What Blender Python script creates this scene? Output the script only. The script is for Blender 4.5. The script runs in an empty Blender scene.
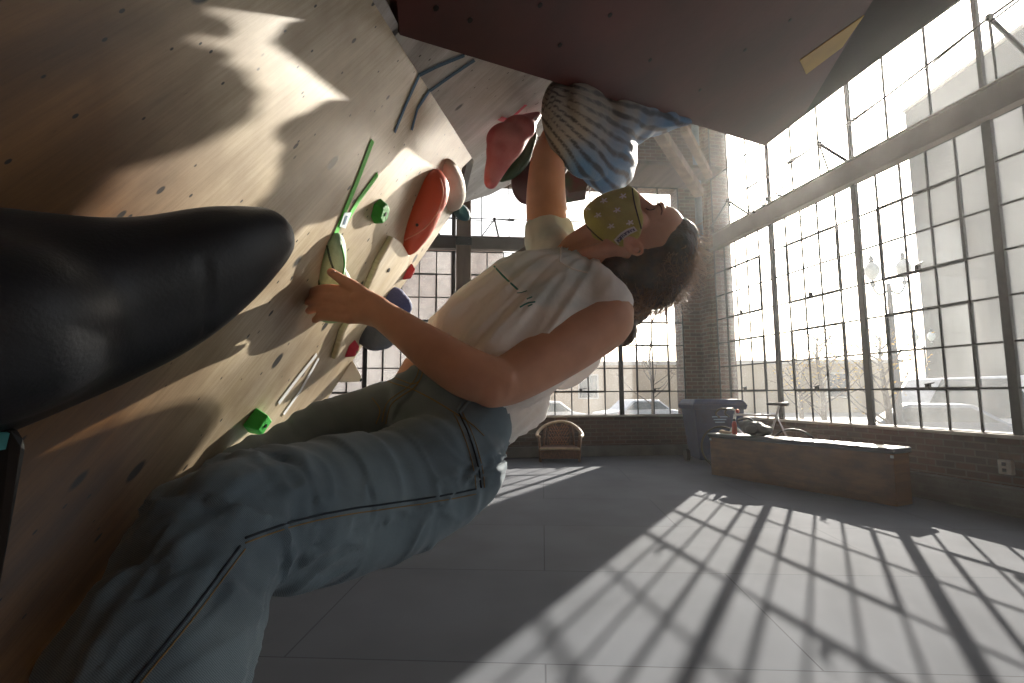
import bpy, bmesh, math, random
from mathutils import Vector, Matrix, Quaternion, noise
from mathutils.bvhtree import BVHTree
random.seed(7)
PI = math.pi
SC = bpy.context.scene
COL = SC.collection

# ------------------------------------------------------------------ camera
YAW, PITCH, ROLL, FPX = 0.1906, 0.1027, -0.005, 506.77
EYE = Vector((0, 0, 1.2))
FW = Vector((math.sin(YAW)*math.cos(PITCH), math.cos(YAW)*math.cos(PITCH), math.sin(PITCH)))
_r0 = Vector((math.cos(YAW), -math.sin(YAW), 0)); _u0 = _r0.cross(FW)
RT = _r0*math.cos(ROLL) + _u0*math.sin(ROLL)
UP = -_r0*math.sin(ROLL) + _u0*math.cos(ROLL)
cd = bpy.data.cameras.new('camera'); cam = bpy.data.objects.new('camera', cd); COL.objects.link(cam)
cd.sensor_width = 36; cd.lens = 36*FPX/1024; cd.clip_start = 0.02; cd.clip_end = 400
cam.matrix_world = Matrix(((RT.x, UP.x, -FW.x, EYE.x), (RT.y, UP.y, -FW.y, EYE.y), (RT.z, UP.z, -FW.z, EYE.z), (0, 0, 0, 1)))
SC.camera = cam

# ------------------------------------------------------------------ sky and sun
SUN_AZ, SUN_EL = math.radians(42.2), math.radians(25.0)
SUN = Vector((math.sin(SUN_AZ)*math.cos(SUN_EL), math.cos(SUN_AZ)*math.cos(SUN_EL), math.sin(SUN_EL)))
w = bpy.data.worlds.new('sky'); SC.world = w; w.use_nodes = True
nt = w.node_tree; nt.nodes.clear()
sky = nt.nodes.new('ShaderNodeTexSky'); sky.sky_type = 'NISHITA'
sky.sun_disc = False
sky.sun_elevation = SUN_EL; sky.sun_rotation = SUN_AZ; sky.air_density = 1.2; sky.dust_density = 3.0; sky.ozone_density = 1.0
bg = nt.nodes.new('ShaderNodeBackground'); bg.inputs[1].default_value = 0.148
hs = nt.nodes.new('ShaderNodeHueSaturation'); hs.inputs['Saturation'].default_value = 0.55
out = nt.nodes.new('ShaderNodeOutputWorld')
nt.links.new(sky.outputs[0], hs.inputs['Color']); nt.links.new(hs.outputs[0], bg.inputs[0]); nt.links.new(bg.outputs[0], out.inputs[0])
sl = bpy.data.lights.new('sun', 'SUN'); sl.energy = 7.3; sl.angle = math.radians(.6); sl.color = (1.0, .93, .82)
so = bpy.data.objects.new('sun', sl); COL.objects.link(so); so.rotation_euler = SUN.to_track_quat('Z', 'Y').to_euler(); so.location = (20, 22, 14)
SC.view_settings.view_transform = 'Standard'; SC.view_settings.look = 'None'
SC.view_settings.gamma = 1; SC.view_settings.use_curve_mapping = False
SC.view_settings.exposure = 1.25
SC.cycles.max_bounces = 8; SC.cycles.diffuse_bounces = 5; SC.cycles.transparent_max_bounces = 16
SC.cycles.use_denoising = True
SC.cycles.caustics_reflective = False; SC.cycles.caustics_refractive = False
SC.cycles.sample_clamp_indirect = 6

# ------------------------------------------------------------------ helpers
def at(x, y, d):
    """point seen at pixel x, y of the 1024x683 frame, d metres along the viewing axis"""
    return EYE + (FW + RT*((x-512)/FPX) + UP*((341.5-y)/FPX))*d
def ray(x, y): return FW + RT*((x-512)/FPX) + UP*((341.5-y)/FPX)
def on_plane(x, y, p0, n):
    q = ray(x, y); return EYE + q*((p0-EYE).dot(n)/q.dot(n))
def lerp(a, b, t): return a + (b-a)*t
def catmull(pts, n):
    """resample a list of tuples/Vectors (as float lists) smoothly, n steps per span"""
    P = [list(p) for p in pts]; out = []
    for i in range(len(P)-1):
        p0 = P[max(i-1, 0)]; p1 = P[i]; p2 = P[i+1]; p3 = P[min(i+2, len(P)-1)]
        for k in range(n):
            t = k/n; t2 = t*t; t3 = t2*t
            out.append([0.5*((2*b)+(-a+c)*t+(2*a-5*b+4*c-d)*t2+(-a+3*b-3*c+d)*t3) for a, b, c, d in zip(p0, p1, p2, p3)])
    out.append(P[-1]); return out

class MB:
    def __init__(s): s.v = []; s.f = []
    def add(s, vs, fs):
        o = len(s.v); s.v += [Vector(v) for v in vs]; s.f += [tuple(i+o for i in f) for f in fs]; return s
    def box(s, c, size, X=None, Y=None, Z=None):
        X = Vector(X or (1, 0, 0)); Y = Vector(Y or (0, 1, 0)); Z = Vector(Z or (0, 0, 1)); c = Vector(c)
        vs = [c + X*(size[0]/2*i) + Y*(size[1]/2*j) + Z*(size[2]/2*k) for k in (-1, 1) for j in (-1, 1) for i in (-1, 1)]
        return s.add(vs, [(0, 2, 3, 1), (4, 5, 7, 6), (0, 1, 5, 4), (2, 6, 7, 3), (0, 4, 6, 2), (1, 3, 7, 5)])
    def beam(s, a, b, wd, ht, up=(0, 0, 1)):
        a = Vector(a); b = Vector(b); d = (b-a); L = d.length; d /= L; up = Vector(up)
        side = d.cross(up); side = side.normalized() if side.length > 1e-6 else Vector((1, 0, 0)); u = side.cross(d)
        return s.box((a+b)/2, (L, wd, ht), d, side, u)
    def prism(s, pts, vec):
        vec = Vector(vec); pts = [Vector(p) for p in pts]; n = len(pts)
        return s.add(pts + [p+vec for p in pts], [tuple(range(n))[::-1], tuple(range(n, 2*n))] + [(i, (i+1) % n, n+(i+1) % n, n+i) for i in range(n)])
    def tube(s, path, rad, n=12, up=None, cap=True, closed=False):
        """path of Vectors; rad: number, list of numbers or list of (a, b): a along 'up'-ish side axis, b along normal"""
        path = [Vector(p) for p in path]; m = len(path); rings = []
        if not isinstance(rad, (list, tuple)): rad = [rad]*m
        ref = None
        for i, p in enumerate(path):
            if closed: t = path[(i+1) % m] - path[i-1]
            else: t = path[min(i+1, m-1)] - path[max(i-1, 0)]
            t.normalize()
            if up is not None:
                u = Vector(up[i] if isinstance(up, list) else up)
            else:
                u = ref if ref is not None else (Vector((0, 0, 1)) if abs(t.z) < .9 else Vector((1, 0, 0)))
            u = u - t*u.dot(t); u.normalize(); ref = u; v = t.cross(u)
            r = rad[i]; a, b = (r if isinstance(r, (list, tuple)) else (r, r))
            rings.append([p + u*(a*math.cos(2*PI*k/n)) + v*(b*math.sin(2*PI*k/n)) for k in range(n)])
        o = len(s.v)
        for rg in rings: s.v += rg
        for i in range(m if closed else m-1):
            j = (i+1) % m
            for k in range(n):
                l = (k+1) % n; s.f.append((o+i*n+k, o+i*n+l, o+j*n+l, o+j*n+k))
        if cap and not closed:
            s.f.append(tuple(o+k for k in range(n))[::-1]); s.f.append(tuple(o+(m-1)*n+k for k in range(n)))
        return s
    def ell(s, c, ax, seg=20, rings=12):
        """ellipsoid; ax three half-axis Vectors"""
        c = Vector(c); A, B, D = [Vector(a) for a in ax]; o = len(s.v)
        s.v.append(c + D)
        for i in range(1, rings):
            th = PI*i/rings
            for k in range(seg):
                ph = 2*PI*k/seg
                s.v.append(c + A*(math.sin(th)*math.cos(ph)) + B*(math.sin(th)*math.sin(ph)) + D*math.cos(th))
        s.v.append(c - D); e = len(s.v)-1
        for k in range(seg): s.f.append((o, o+1+k, o+1+(k+1) % seg))
        for i in range(rings-2):
            for k in range(seg):
                a = o+1+i*seg+k; b = o+1+i*seg+(k+1) % seg; s.f.append((a, a+seg, b+seg, b))
        for k in range(seg): a = o+1+(rings-2)*seg; s.f.append((e, a+(k+1) % seg, a+k))
        return s
    def ball(s, c, r, seg=16, rings=10): return s.ell(c, ((r, 0, 0), (0, r, 0), (0, 0, r)), seg, rings)
    def taper(s, path, radii, n=14, steps=6, up=None):
        """smoothly interpolated closed limb with rounded ends"""
        pr = catmull([list(p)+(list(r) if isinstance(r, (list, tuple)) else [r, r]) for p, r in zip(path, radii)], steps)
        pts = [Vector(q[:3]) for q in pr]; rr = [(q[3], q[4]) for q in pr]
        a = pts[0]; d = (pts[0]-pts[1]).normalized(); b = pts[-1]; e = (pts[-1]-pts[-2]).normalized()
        h0 = min(rr[0]); h1 = min(rr[-1])
        pre = [(a+d*h0*math.sin(t), tuple(x*math.cos(t) for x in rr[0])) for t in (1.5, 1.15, .75, .35)]
        post = [(b+e*h1*math.sin(t), tuple(x*math.cos(t) for x in rr[-1])) for t in (.35, .75, 1.15, 1.5)]
        return s.tube([p for p, _ in pre]+pts+[p for p, _ in post], [r for _, r in pre]+rr+[r for _, r in post], n, up)
    def mesh(s, name='m'):
        me = bpy.data.meshes.new(name); me.from_pydata([tuple(v) for v in s.v], [], s.f); me.update()
        bm = bmesh.new(); bm.from_mesh(me); bmesh.ops.recalc_face_normals(bm, faces=bm.faces); bm.to_mesh(me); bm.free()
        return me
    def build(s, name, mat, parent=None, smooth=False, bevel=0, **kw):
        return link(name, s.mesh(name), mat, parent, smooth, bevel, **kw)

def wloc(o):
    l = Vector(o.location)
    while o.parent: o = o.parent; l += o.location
    return l
def link(name, me, mat, parent=None, smooth=False, bevel=0, seg=2):
    me.name = name; o = bpy.data.objects.new(name, me); COL.objects.link(o)
    if mat is not None and not me.materials: me.materials.append(mat)
    if parent:
        me.transform(Matrix.Translation(-wloc(parent))); o.parent = parent
    else:
        xs = [v.co for v in me.vertices]
        b = Vector(((min(v.x for v in xs)+max(v.x for v in xs))/2, (min(v.y for v in xs)+max(v.y for v in xs))/2, min(v.z for v in xs)))
        me.transform(Matrix.Translation(-b)); o.location = b
    if smooth:
        for p in me.polygons: p.use_smooth = True
    if bevel:
        m = o.modifiers.new('bevel', 'BEVEL'); m.width = bevel; m.segments = seg; m.limit_method = 'ANGLE'
    return o
def tag(o, label, cat, group=None, kind=None):
    if label: o['label'] = label
    if cat: o['category'] = cat
    if group: o['group'] = group
    if kind: o['kind'] = kind
    return o
def thing(name, loc, label, cat, group=None):
    o = bpy.data.objects.new(name, None); COL.objects.link(o); o.location = loc; o.empty_display_size = .1
    return tag(o, label, cat, group)
def struct(o): o['kind'] = 'structure'; return o
def copy_tree(o, parent=None):
    c = o.copy(); COL.objects.link(c); c.parent = parent
    for ch in list(o.children): copy_tree(ch, c)
    return c
def baked(me, voxel, smooth=4, factor=.5, decimate=None):
    """fuse overlapping closed shapes into one continuous skin"""
    t = bpy.data.objects.new('tmp', me); COL.objects.link(t)
    m = t.modifiers.new('r', 'REMESH'); m.mode = 'VOXEL'; m.voxel_size = voxel; m.adaptivity = 0
    if smooth: q = t.modifiers.new('s', 'SMOOTH'); q.iterations = smooth; q.factor = factor
    dg = bpy.context.evaluated_depsgraph_get(); dg.update()
    r = bpy.data.meshes.new_from_object(t.evaluated_get(dg)); bpy.data.objects.remove(t); bpy.data.meshes.remove(me)
    return r
def displace(me, f):
    """move every vertex to f(co, normal)"""
    pairs = [(v.co.copy(), v.normal.copy()) for v in me.vertices]; flat = []
    for c, n in pairs: flat.extend(f(c, n))
    me.vertices.foreach_set('co', flat); me.update()
def bvh_of(o):
    me = o.data; M = wloc(o)
    return BVHTree.FromPolygons([v.co+M for v in me.vertices], [tuple(p.vertices) for p in me.polygons])
def cast(b, x, y, lift=0.0):
    loc, nor, i, d = b.ray_cast(EYE, ray(x, y).normalized())
    if loc is None: return None
    if nor.dot(ray(x, y)) > 0: nor = -nor
    return loc + nor*lift
def cast_line(b, pts, lift=.001, step=4):
    out = []
    for q in catmull(pts, step):
        p = cast(b, q[0], q[1], lift)
        if p is not None: out.append(p)
    return out

# ------------------------------------------------------------------ materials
def hexc(h):
    c = [int(h[i:i+2], 16)/255 for i in (0, 2, 4)]
    return [x/12.92 if x < .04045 else ((x+.055)/1.055)**2.4 for x in c]
def mat(name, col, rough=.6, metal=0.0, var=.12, scale=8, bump=0.0, bscale=40, stretch=None, spec=.5, sub=0, alt=None, detail=4, sheen=0):
    m = bpy.data.materials.new(name); m.use_nodes = True; N = m.node_tree.nodes; L = m.node_tree.links
    b = N['Principled BSDF']; col = hexc(col) if isinstance(col, str) else list(col)
    b.inputs['Roughness'].default_value = rough; b.inputs['Metallic'].default_value = metal
    b.inputs['Specular IOR Level'].default_value = spec
    if sheen: b.inputs['Sheen Weight'].default_value = sheen
    if sub: b.inputs['Subsurface Weight'].default_value = sub; b.inputs['Subsurface Radius'].default_value = (.012, .005, .003); b.inputs['Subsurface Scale'].default_value = 1
    tc = N.new('ShaderNodeTexCoord'); mp = N.new('ShaderNodeMapping'); L.new(tc.outputs['Object'], mp.inputs[0])
    if stretch: mp.inputs['Scale'].default_value = stretch
    nz = N.new('ShaderNodeTexNoise'); nz.inputs['Scale'].default_value = scale; nz.inputs['Detail'].default_value = detail
    L.new(mp.outputs[0], nz.inputs['Vector'])
    rp = N.new('ShaderNodeValToRGB'); alt = hexc(alt) if isinstance(alt, str) else alt
    lo = alt or [c*(1-var) for c in col]; hi = [min(1, c*(1+var)) for c in col] if not alt else col
    rp.color_ramp.elements[0].position = .35; rp.color_ramp.elements[1].position = .65
    rp.color_ramp.elements[0].color = (*lo, 1); rp.color_ramp.elements[1].color = (*hi, 1)
    L.new(nz.outputs[0], rp.inputs[0]); L.new(rp.outputs[0], b.inputs['Base Color'])
    if bump:
        n2 = N.new('ShaderNodeTexNoise'); n2.inputs['Scale'].default_value = bscale; n2.inputs['Detail'].default_value = 5
        L.new(mp.outputs[0], n2.inputs['Vector'])
        bp = N.new('ShaderNodeBump'); bp.inputs['Strength'].default_value = bump; bp.inputs['Distance'].default_value = .01
        L.new(n2.outputs[0], bp.inputs['Height']); L.new(bp.outputs[0], b.inputs['Normal'])
    return m
def nodes(m): return m.node_tree.nodes, m.node_tree.links, m.node_tree.nodes['Principled BSDF']
def plywood(name, c1, c2, g, cc, spots=True, near=None):
    """g: grain direction; cc: across direction (world, board is flat)"""
    m = bpy.data.materials.new(name); m.use_nodes = True; N, L, b = nodes(m)
    b.inputs['Roughness'].default_value = .42; b.inputs['Specular IOR Level'].default_value = .5; b.inputs['Coat Weight'].default_value = .6; b.inputs['Coat Roughness'].default_value = .26; b.inputs['Coat IOR'].default_value = 1.55
    ge = N.new('ShaderNodeNewGeometry')
    def dot(v):
        d = N.new('ShaderNodeVectorMath'); d.operation = 'DOT_PRODUCT'; L.new(ge.outputs['Position'], d.inputs[0]); d.inputs[1].default_value = v; return d.outputs['Value']
    cb = N.new('ShaderNodeCombineXYZ'); L.new(dot(g), cb.inputs[0]); L.new(dot(cc), cb.inputs[1])
    def noise_(sx, sy, sc, det=5, rg=.55):
        mp = N.new('ShaderNodeMapping'); mp.inputs['Scale'].default_value = (sx, sy, 1); L.new(cb.outputs[0], mp.inputs[0])
        n = N.new('ShaderNodeTexNoise'); n.inputs['Scale'].default_value = sc; n.inputs['Detail'].default_value = det; n.inputs['Roughness'].default_value = rg
        L.new(mp.outputs[0], n.inputs['Vector']); return n.outputs[0]
    def ramp(f, stops):
        r = N.new('ShaderNodeValToRGB'); e = r.color_ramp.elements
        e[0].position, e[0].color = stops[0][0], (*stops[0][1], 1); e[1].position, e[1].color = stops[1][0], (*stops[1][1], 1)
        for p, c in stops[2:]: q = e.new(p); q.color = (*c, 1)
        L.new(f, r.inputs[0]); return r.outputs[0]
    def mul(a, bb, f=1.0, mode='MULTIPLY'):
        x = N.new('ShaderNodeMix'); x.data_type = 'RGBA'; x.blend_type = mode; x.inputs[0].default_value = f
        L.new(a, x.inputs[6]); L.new(bb, x.inputs[7]); return x.outputs[2]
    base = ramp(noise_(1, 9, 2.5), [(.3, hexc(c1)), (.7, hexc(c2))])
    if near:   # amber near end, darkened to paint in the shade on that side
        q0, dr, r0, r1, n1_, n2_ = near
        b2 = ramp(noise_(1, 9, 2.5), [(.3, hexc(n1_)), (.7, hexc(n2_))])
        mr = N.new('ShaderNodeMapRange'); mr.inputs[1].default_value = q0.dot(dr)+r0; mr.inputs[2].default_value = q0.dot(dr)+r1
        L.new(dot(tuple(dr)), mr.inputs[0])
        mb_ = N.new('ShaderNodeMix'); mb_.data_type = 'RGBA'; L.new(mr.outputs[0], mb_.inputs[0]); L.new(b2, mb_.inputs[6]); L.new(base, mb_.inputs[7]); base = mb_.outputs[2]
    fine = ramp(noise_(2, 60, 3, 6, .7), [(.3, (.72, .68, .62)), (.6, (1, 1, 1))])
    c = mul(base, fine, .85)
    scr = ramp(noise_(3, 22, 9, 8, .75), [(.62, (1, 1, 1)), (.74, (.28, .25, .24))])
    c = mul(c, scr, .75)
    blot = ramp(noise_(1, 1.6, 4, 6, .6), [(.42, (1, 1, 1)), (.68, (.55, .50, .47))])
    c = mul(c, blot, .85)
    if spots:
        for sc, th, sx, kp in ((15, .15, .45, .70), (34, .12, .40, .45), (60, .12, .45, .55)):
            mp = N.new('ShaderNodeMapping'); mp.inputs['Scale'].default_value = (sx, 1, 1); L.new(cb.outputs[0], mp.inputs[0])
            vo = N.new('ShaderNodeTexVoronoi'); vo.inputs['Scale'].default_value = sc; vo.inputs['Randomness'].default_value = 1; L.new(mp.outputs[0], vo.inputs['Vector'])
            r1 = ramp(vo.outputs['Distance'], [(th*.7, (.03, .03, .035)), (th, (1, 1, 1))])
            sp = N.new('ShaderNodeSeparateColor'); L.new(vo.outputs['Color'], sp.inputs[0])
            r2 = ramp(sp.outputs[0], [(kp, (1, 1, 1)), (kp+.01, (0, 0, 0))])
            mx = N.new('ShaderNodeMix'); mx.data_type = 'RGBA'; mx.blend_type = 'LIGHTEN'; mx.inputs[0].default_value = 1
            L.new(r1, mx.inputs[6]); L.new(r2, mx.inputs[7]); c = mul(c, mx.outputs[2])
    L.new(c, b.inputs['Base Color'])
    bp = N.new('ShaderNodeBump'); bp.inputs['Strength'].default_value = .15; bp.inputs['Distance'].default_value = .003
    L.new(noise_(3, 50, 4, 6), bp.inputs['Height']); L.new(bp.outputs[0], b.inputs['Normal'])
    return m
def brick(name, c1, c2, mortar, axis='x'):
    m = bpy.data.materials.new(name); m.use_nodes = True; N, L, b = nodes(m)
    b.inputs['Roughness'].default_value = .9
    ge = N.new('ShaderNodeNewGeometry'); sp = N.new('ShaderNodeSeparateXYZ'); L.new(ge.outputs['Position'], sp.inputs[0])
    cb = N.new('ShaderNodeCombineXYZ'); ad = N.new('ShaderNodeMath'); ad.operation = 'ADD'
    L.new(sp.outputs[0], ad.inputs[0]); L.new(sp.outputs[1], ad.inputs[1]); L.new(ad.outputs[0], cb.inputs[0]); L.new(sp.outputs[2], cb.inputs[1])
    br = N.new('ShaderNodeTexBrick'); L.new(cb.outputs[0], br.inputs[0]); br.inputs['Scale'].default_value = 1
    br.inputs['Brick Width'].default_value = .21; br.inputs['Row Height'].default_value = .075; br.inputs['Mortar Size'].default_value = .009
    br.inputs['Color1'].default_value = (*hexc(c1), 1); br.inputs['Color2'].default_value = (*hexc(c2), 1); br.inputs['Mortar'].default_value = (*hexc(mortar), 1)
    nz = N.new('ShaderNodeTexNoise'); nz.inputs['Scale'].default_value = 1.7; nz.inputs['Detail'].default_value = 8; nz.inputs['Roughness'].default_value = .7
    L.new(ge.outputs['Position'], nz.inputs['Vector'])
    rp = N.new('ShaderNodeValToRGB'); rp.color_ramp.elements[0].position = .3; rp.color_ramp.elements[0].color = (.45, .42, .4, 1); rp.color_ramp.elements[1].position = .7; rp.color_ramp.elements[1].color = (1.15, 1.12, 1.1, 1)
    L.new(nz.outputs[0], rp.inputs[0])
    mx = N.new('ShaderNodeMix'); mx.data_type = 'RGBA'; mx.blend_type = 'MULTIPLY'; mx.inputs[0].default_value = .8
    L.new(br.outputs[0], mx.inputs[6]); L.new(rp.outputs[0], mx.inputs[7]); L.new(mx.outputs[2], b.inputs['Base Color'])
    bp = N.new('ShaderNodeBump'); bp.inputs['Strength'].default_value = .6; bp.inputs['Distance'].default_value = .01; bp.invert = True
    L.new(br.outputs['Fac'], bp.inputs['Height']); L.new(bp.outputs[0], b.inputs['Normal'])
    return m
def dusty_glass(name, dirt=.12, tint=(1, 1, 1)):
    m = bpy.data.materials.new(name); m.use_nodes = True; N = m.node_tree.nodes; L = m.node_tree.links; N.clear()
    o = N.new('ShaderNodeOutputMaterial'); tr = N.new('ShaderNodeBsdfTransparent'); tr.inputs[0].default_value = (*tint, 1)
    tl = N.new('ShaderNodeBsdfTranslucent'); tl.inputs[0].default_value = (.85, .87, .88, 1)
    df = N.new('ShaderNodeBsdfDiffuse'); df.inputs[0].default_value = (.75, .77, .78, 1)
    a = N.new('ShaderNodeMixShader'); a.inputs[0].default_value = .4; L.new(tl.outputs[0], a.inputs[1]); L.new(df.outputs[0], a.inputs[2])
    ge = N.new('ShaderNodeNewGeometry'); mp = N.new('ShaderNodeMapping'); mp.inputs['Scale'].default_value = (1, 1, .4); L.new(ge.outputs['Position'], mp.inputs[0])
    nz = N.new('ShaderNodeTexNoise'); nz.inputs['Scale'].default_value = 2.2; nz.inputs['Detail'].default_value = 6; L.new(mp.outputs[0], nz.inputs['Vector'])
    mr = N.new('ShaderNodeMapRange'); mr.inputs[1].default_value = .3; mr.inputs[2].default_value = .7; mr.inputs[3].default_value = dirt*.5; mr.inputs[4].default_value = dirt*1.5
    L.new(nz.outputs[0], mr.inputs[0])
    mx = N.new('ShaderNodeMixShader'); L.new(mr.outputs[0], mx.inputs[0]); L.new(tr.outputs[0], mx.inputs[1]); L.new(a.outputs[0], mx.inputs[2])
    gl = N.new('ShaderNodeBsdfGlossy'); gl.inputs['Roughness'].default_value = .02; gl.inputs[0].default_value = (1, 1, 1, 1)
    m2 = N.new('ShaderNodeMixShader'); m2.inputs[0].default_value = .05; L.new(mx.outputs[0], m2.inputs[1]); L.new(gl.outputs[0], m2.inputs[2])
    L.new(m2.outputs[0], o.inputs[0]); return m

# ================================================================== THE ROOM
WX, SILL, BB, BT, WT, CEIL = 5.72, .78, 3.95, 4.275, 5.38, 6.7
ROWH = (BB-SILL)/7
BETA = -.0886
BN = Vector((-math.sin(BETA), math.cos(BETA), 0)); BD = Vector((math.cos(BETA), math.sin(BETA), 0))
BC = Vector((WX, (9.70-WX*BN.x)/BN.y, 0))
def bk(s, z, off=0): return BC + BD*s + BN*off + Vector((0, 0, z))
def rw(y, z, off=0): return Vector((WX+off, y, z))
def rs(s, z, off=0): return Vector((WX+off, 8.75-s, z))

M = {}
M['brick'] = brick('old_brick', '6b4a38', '4e3a2e', '6f6254')
M['concrete'] = mat('raw_concrete', '6e6a64', .9, var=.2, scale=3, bump=.3, bscale=30)
M['ledge'] = mat('painted_ledge', 'b5ada0', .7, var=.15, scale=5)
M['steel'] = mat('dark_window_steel', '23211f', .55, metal=.3, var=.2, scale=20)
M['beam'] = mat('weathered_beam', '5a4f48', .7, var=.25, scale=2, stretch=(1, 1, 1), bump=.2)
M['timber'] = mat('old_timber', '6a5544', .8, var=.35, scale=2, stretch=(3, 3, .5), bump=.3, bscale=12)
M['deck'] = mat('dark_roof_boards', '4a3c33', .85, var=.3, scale=1.2, stretch=(6, .4, 1), bump=.3)
M['glass'] = dusty_glass('dusty_window_glass', .15)
M['rod'] = mat('black_rod', '1c1b1b', .4, metal=.6)

# floor: grey vinyl mats
fm = mat('grey_floor_mat', '5a5d63', .9, var=.10, scale=1.6, bump=.06, bscale=60, detail=9, spec=.12)
N_, L_, b_ = nodes(fm)
ge = N_.new('ShaderNodeNewGeometry'); br = N_.new('ShaderNodeTexBrick'); mp = N_.new('ShaderNodeMapping'); mp.inputs['Rotation'].default_value = (0, 0, .25)
L_.new(ge.outputs['Position'], mp.inputs[0]); L_.new(mp.outputs[0], br.inputs[0])
br.offset = .5; br.inputs['Scale'].default_value = 1; br.inputs['Brick Width'].default_value = 2.4; br.inputs['Row Height'].default_value = 1.2; br.inputs['Mortar Size'].default_value = .004
br.inputs['Color1'].default_value = (1, 1, 1, 1); br.inputs['Color2'].default_value = (.93, .94, .96, 1); br.inputs['Mortar'].default_value = (.55, .55, .57, 1)
mx = N_.new('ShaderNodeMix'); mx.data_type = 'RGBA'; mx.blend_type = 'MULTIPLY'; mx.inputs[0].default_value = 1
src = b_.inputs['Base Color'].links[0].from_socket
L_.new(src, mx.inputs[6]); L_.new(br.outputs[0], mx.inputs[7]); L_.new(mx.outputs[2], b_.inputs['Base Color'])
M['floor'] = fm
struct(MB().box((0, 2.4, -.1), (13, 16.4, .2)).build('floor', fm))
struct(MB().box((0, 2.4, CEIL+.1), (13, 16.4, .2)).build('ceiling', M['deck']))
# ceiling joists and the brace near the corner
m = MB()
for y in [-4+1.1*i for i in range(12)]: m.box((0, y, CEIL-.09), (11.3, .1, .18))
struct(m.build('trim_1', M['timber'], bevel=.008))
# walls
struct(MB().box((WX+.19, 2.0, SILL/2-.02), (.36, 14.2, SILL-.04)).box((WX+.19, 9.10, (SILL+CEIL)/2), (.36, .70, CEIL-SILL)).box((WX+.19, -3.76, (SILL+CEIL)/2), (.36, 2.5, CEIL-SILL)).build('wall_right', M['brick']))
struct(MB().box((WX+.12, 1.9, SILL-.02), (.34, 13.7, .04)).build('trim_2', M['ledge'], bevel=.01))
struct(MB().box((WX-.03, 1.9, .14), (.08, 13.7, .28)).build('baseboard_right', M['concrete'], bevel=.01))
m = MB().beam(bk(-12, SILL/2-.02, .19), bk(.36, SILL/2-.02, .19), .36, SILL-.04)
m.beam(bk(-.44, (SILL+CEIL)/2, .19), bk(.3, (SILL+CEIL)/2, .19), .36, CEIL-SILL)
m.beam(bk(-12, (SILL+CEIL)/2, .19), bk(-8.29, (SILL+CEIL)/2, .19), .36, CEIL-SILL)
m.beam(bk(-12, (5.42+CEIL)/2, .19), bk(.3, (5.42+CEIL)/2, .19), .36, CEIL-5.42)
struct(m.build('wall_back', M['brick']))
struct(MB().box((WX+.12, 1.9, 6.63), (.34, 13.7, .14)).build('trim_11', M['timber']))
struct(MB().box((1.5, 8.83, 5.44), (8.4, 1.0, .06)).build('trim_12', M['deck']))
struct(MB().beam(bk(-8.3, SILL-.02, .12), bk(-.42, SILL-.02, .12), .34, .04).build('trim_3', M['ledge'], bevel=.01))
struct(MB().beam(bk(-11.7, .1, -.03), bk(-.1, .1, -.03), .06, .2).build('baseboard_back', M['concrete'], bevel=.01))
struct(MB().box((-6.1, 2.4, CEIL/2), (.3, 16.4, CEIL)).build('wall_left', M['brick']))
struct(MB().box((0, -5.2, CEIL/2), (12.5, .3, CEIL)).build('wall_front', M['brick']))

# steel windows; pf(s, z, off) gives a point of the window plane
def window(name, pf, s0, s1, cols, zs, vents=(), thick=True, mw=.085):
    fr = MB(); ds = (s1-s0)/cols; z0, z1 = zs[0], zs[-1]
    d = (pf(1, 0)-pf(0, 0)).normalized(); nn = (pf(0, 0, 1)-pf(0, 0)).normalized()
    def bar(sa, za, sb, zb, wd, dp):
        a, b = pf(sa, za), pf(sb, zb)
        if abs(sa-sb) < 1e-6: fr_.box((a+b)/2, (wd, dp, abs(zb-za)), d, nn, (0, 0, 1))
        else: fr_.box((a+b)/2, ((b-a).length, dp, wd), d, nn, (0, 0, 1))
    fr_ = fr
    for i in range(cols+1): bar(s0+i*ds, z0, s0+i*ds, z1, .020, .018)
    for z in zs: bar(s0, z, s1, z, .020, .018)
    root = struct(fr.build(name, M['steel']))
    if thick:
        fr_ = MB(); bar(s0, z0-.01, s0, z1+.01, mw, .05); fr_.build('mullion', M['steel'], root, bevel=.006)
    for (c0, c1, r0, r1) in vents:
        fr_ = MB(); a, b = s0+c0*ds, s0+c1*ds; za, zb = zs[r0], zs[r1]
        bar(a, za, a, zb, .032, .03); bar(b, za, b, zb, .032, .03); bar(a, za, b, za, .036, .03); bar(a, zb, b, zb, .032, .03)
        v = fr_.build('vent_sash', M['steel'], root)
        h = MB(); c = pf((a+b)/2, za+.03, -.05); h.box(c, (.05, .03, .05), d, nn, (0, 0, 1)).tube([c, c+Vector((0, 0, .02))-nn*.04, c+d*.11+Vector((0, 0, .035))-nn*.05], .008, 8)
        h.build('latch', M['rod'], v)
    g = MB(); g.add([pf(s0, z0), pf(s1, z0), pf(s1, z1), pf(s0, z1)], [(0, 1, 2, 3)])
    g.build('glass', M['glass'], root)
    return root
zr = [SILL+ROWH*i for i in range(8)]
wn = 1
for k in range(7):
    s0 = -.0+1.609*k
    window('window_%d' % wn, rs, s0, s0+1.609, 5, zr, [(1, 4, 1, 3), (1, 4, 4, 6)], thick=k > 0); wn += 1
for k in range(7):
    s0 = 1.609*k
    window('window_%d' % wn, rs, s0, s0+1.609, 3, [BT, 5.40, 6.55], thick=k > 0, mw=.045); wn += 1
zb = [SILL+.03+(3.92-SILL-.03)/7*i for i in range(8)]
bms = [-.44, -1.738, -3.393, -5.02, -6.652, -8.28]
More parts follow.
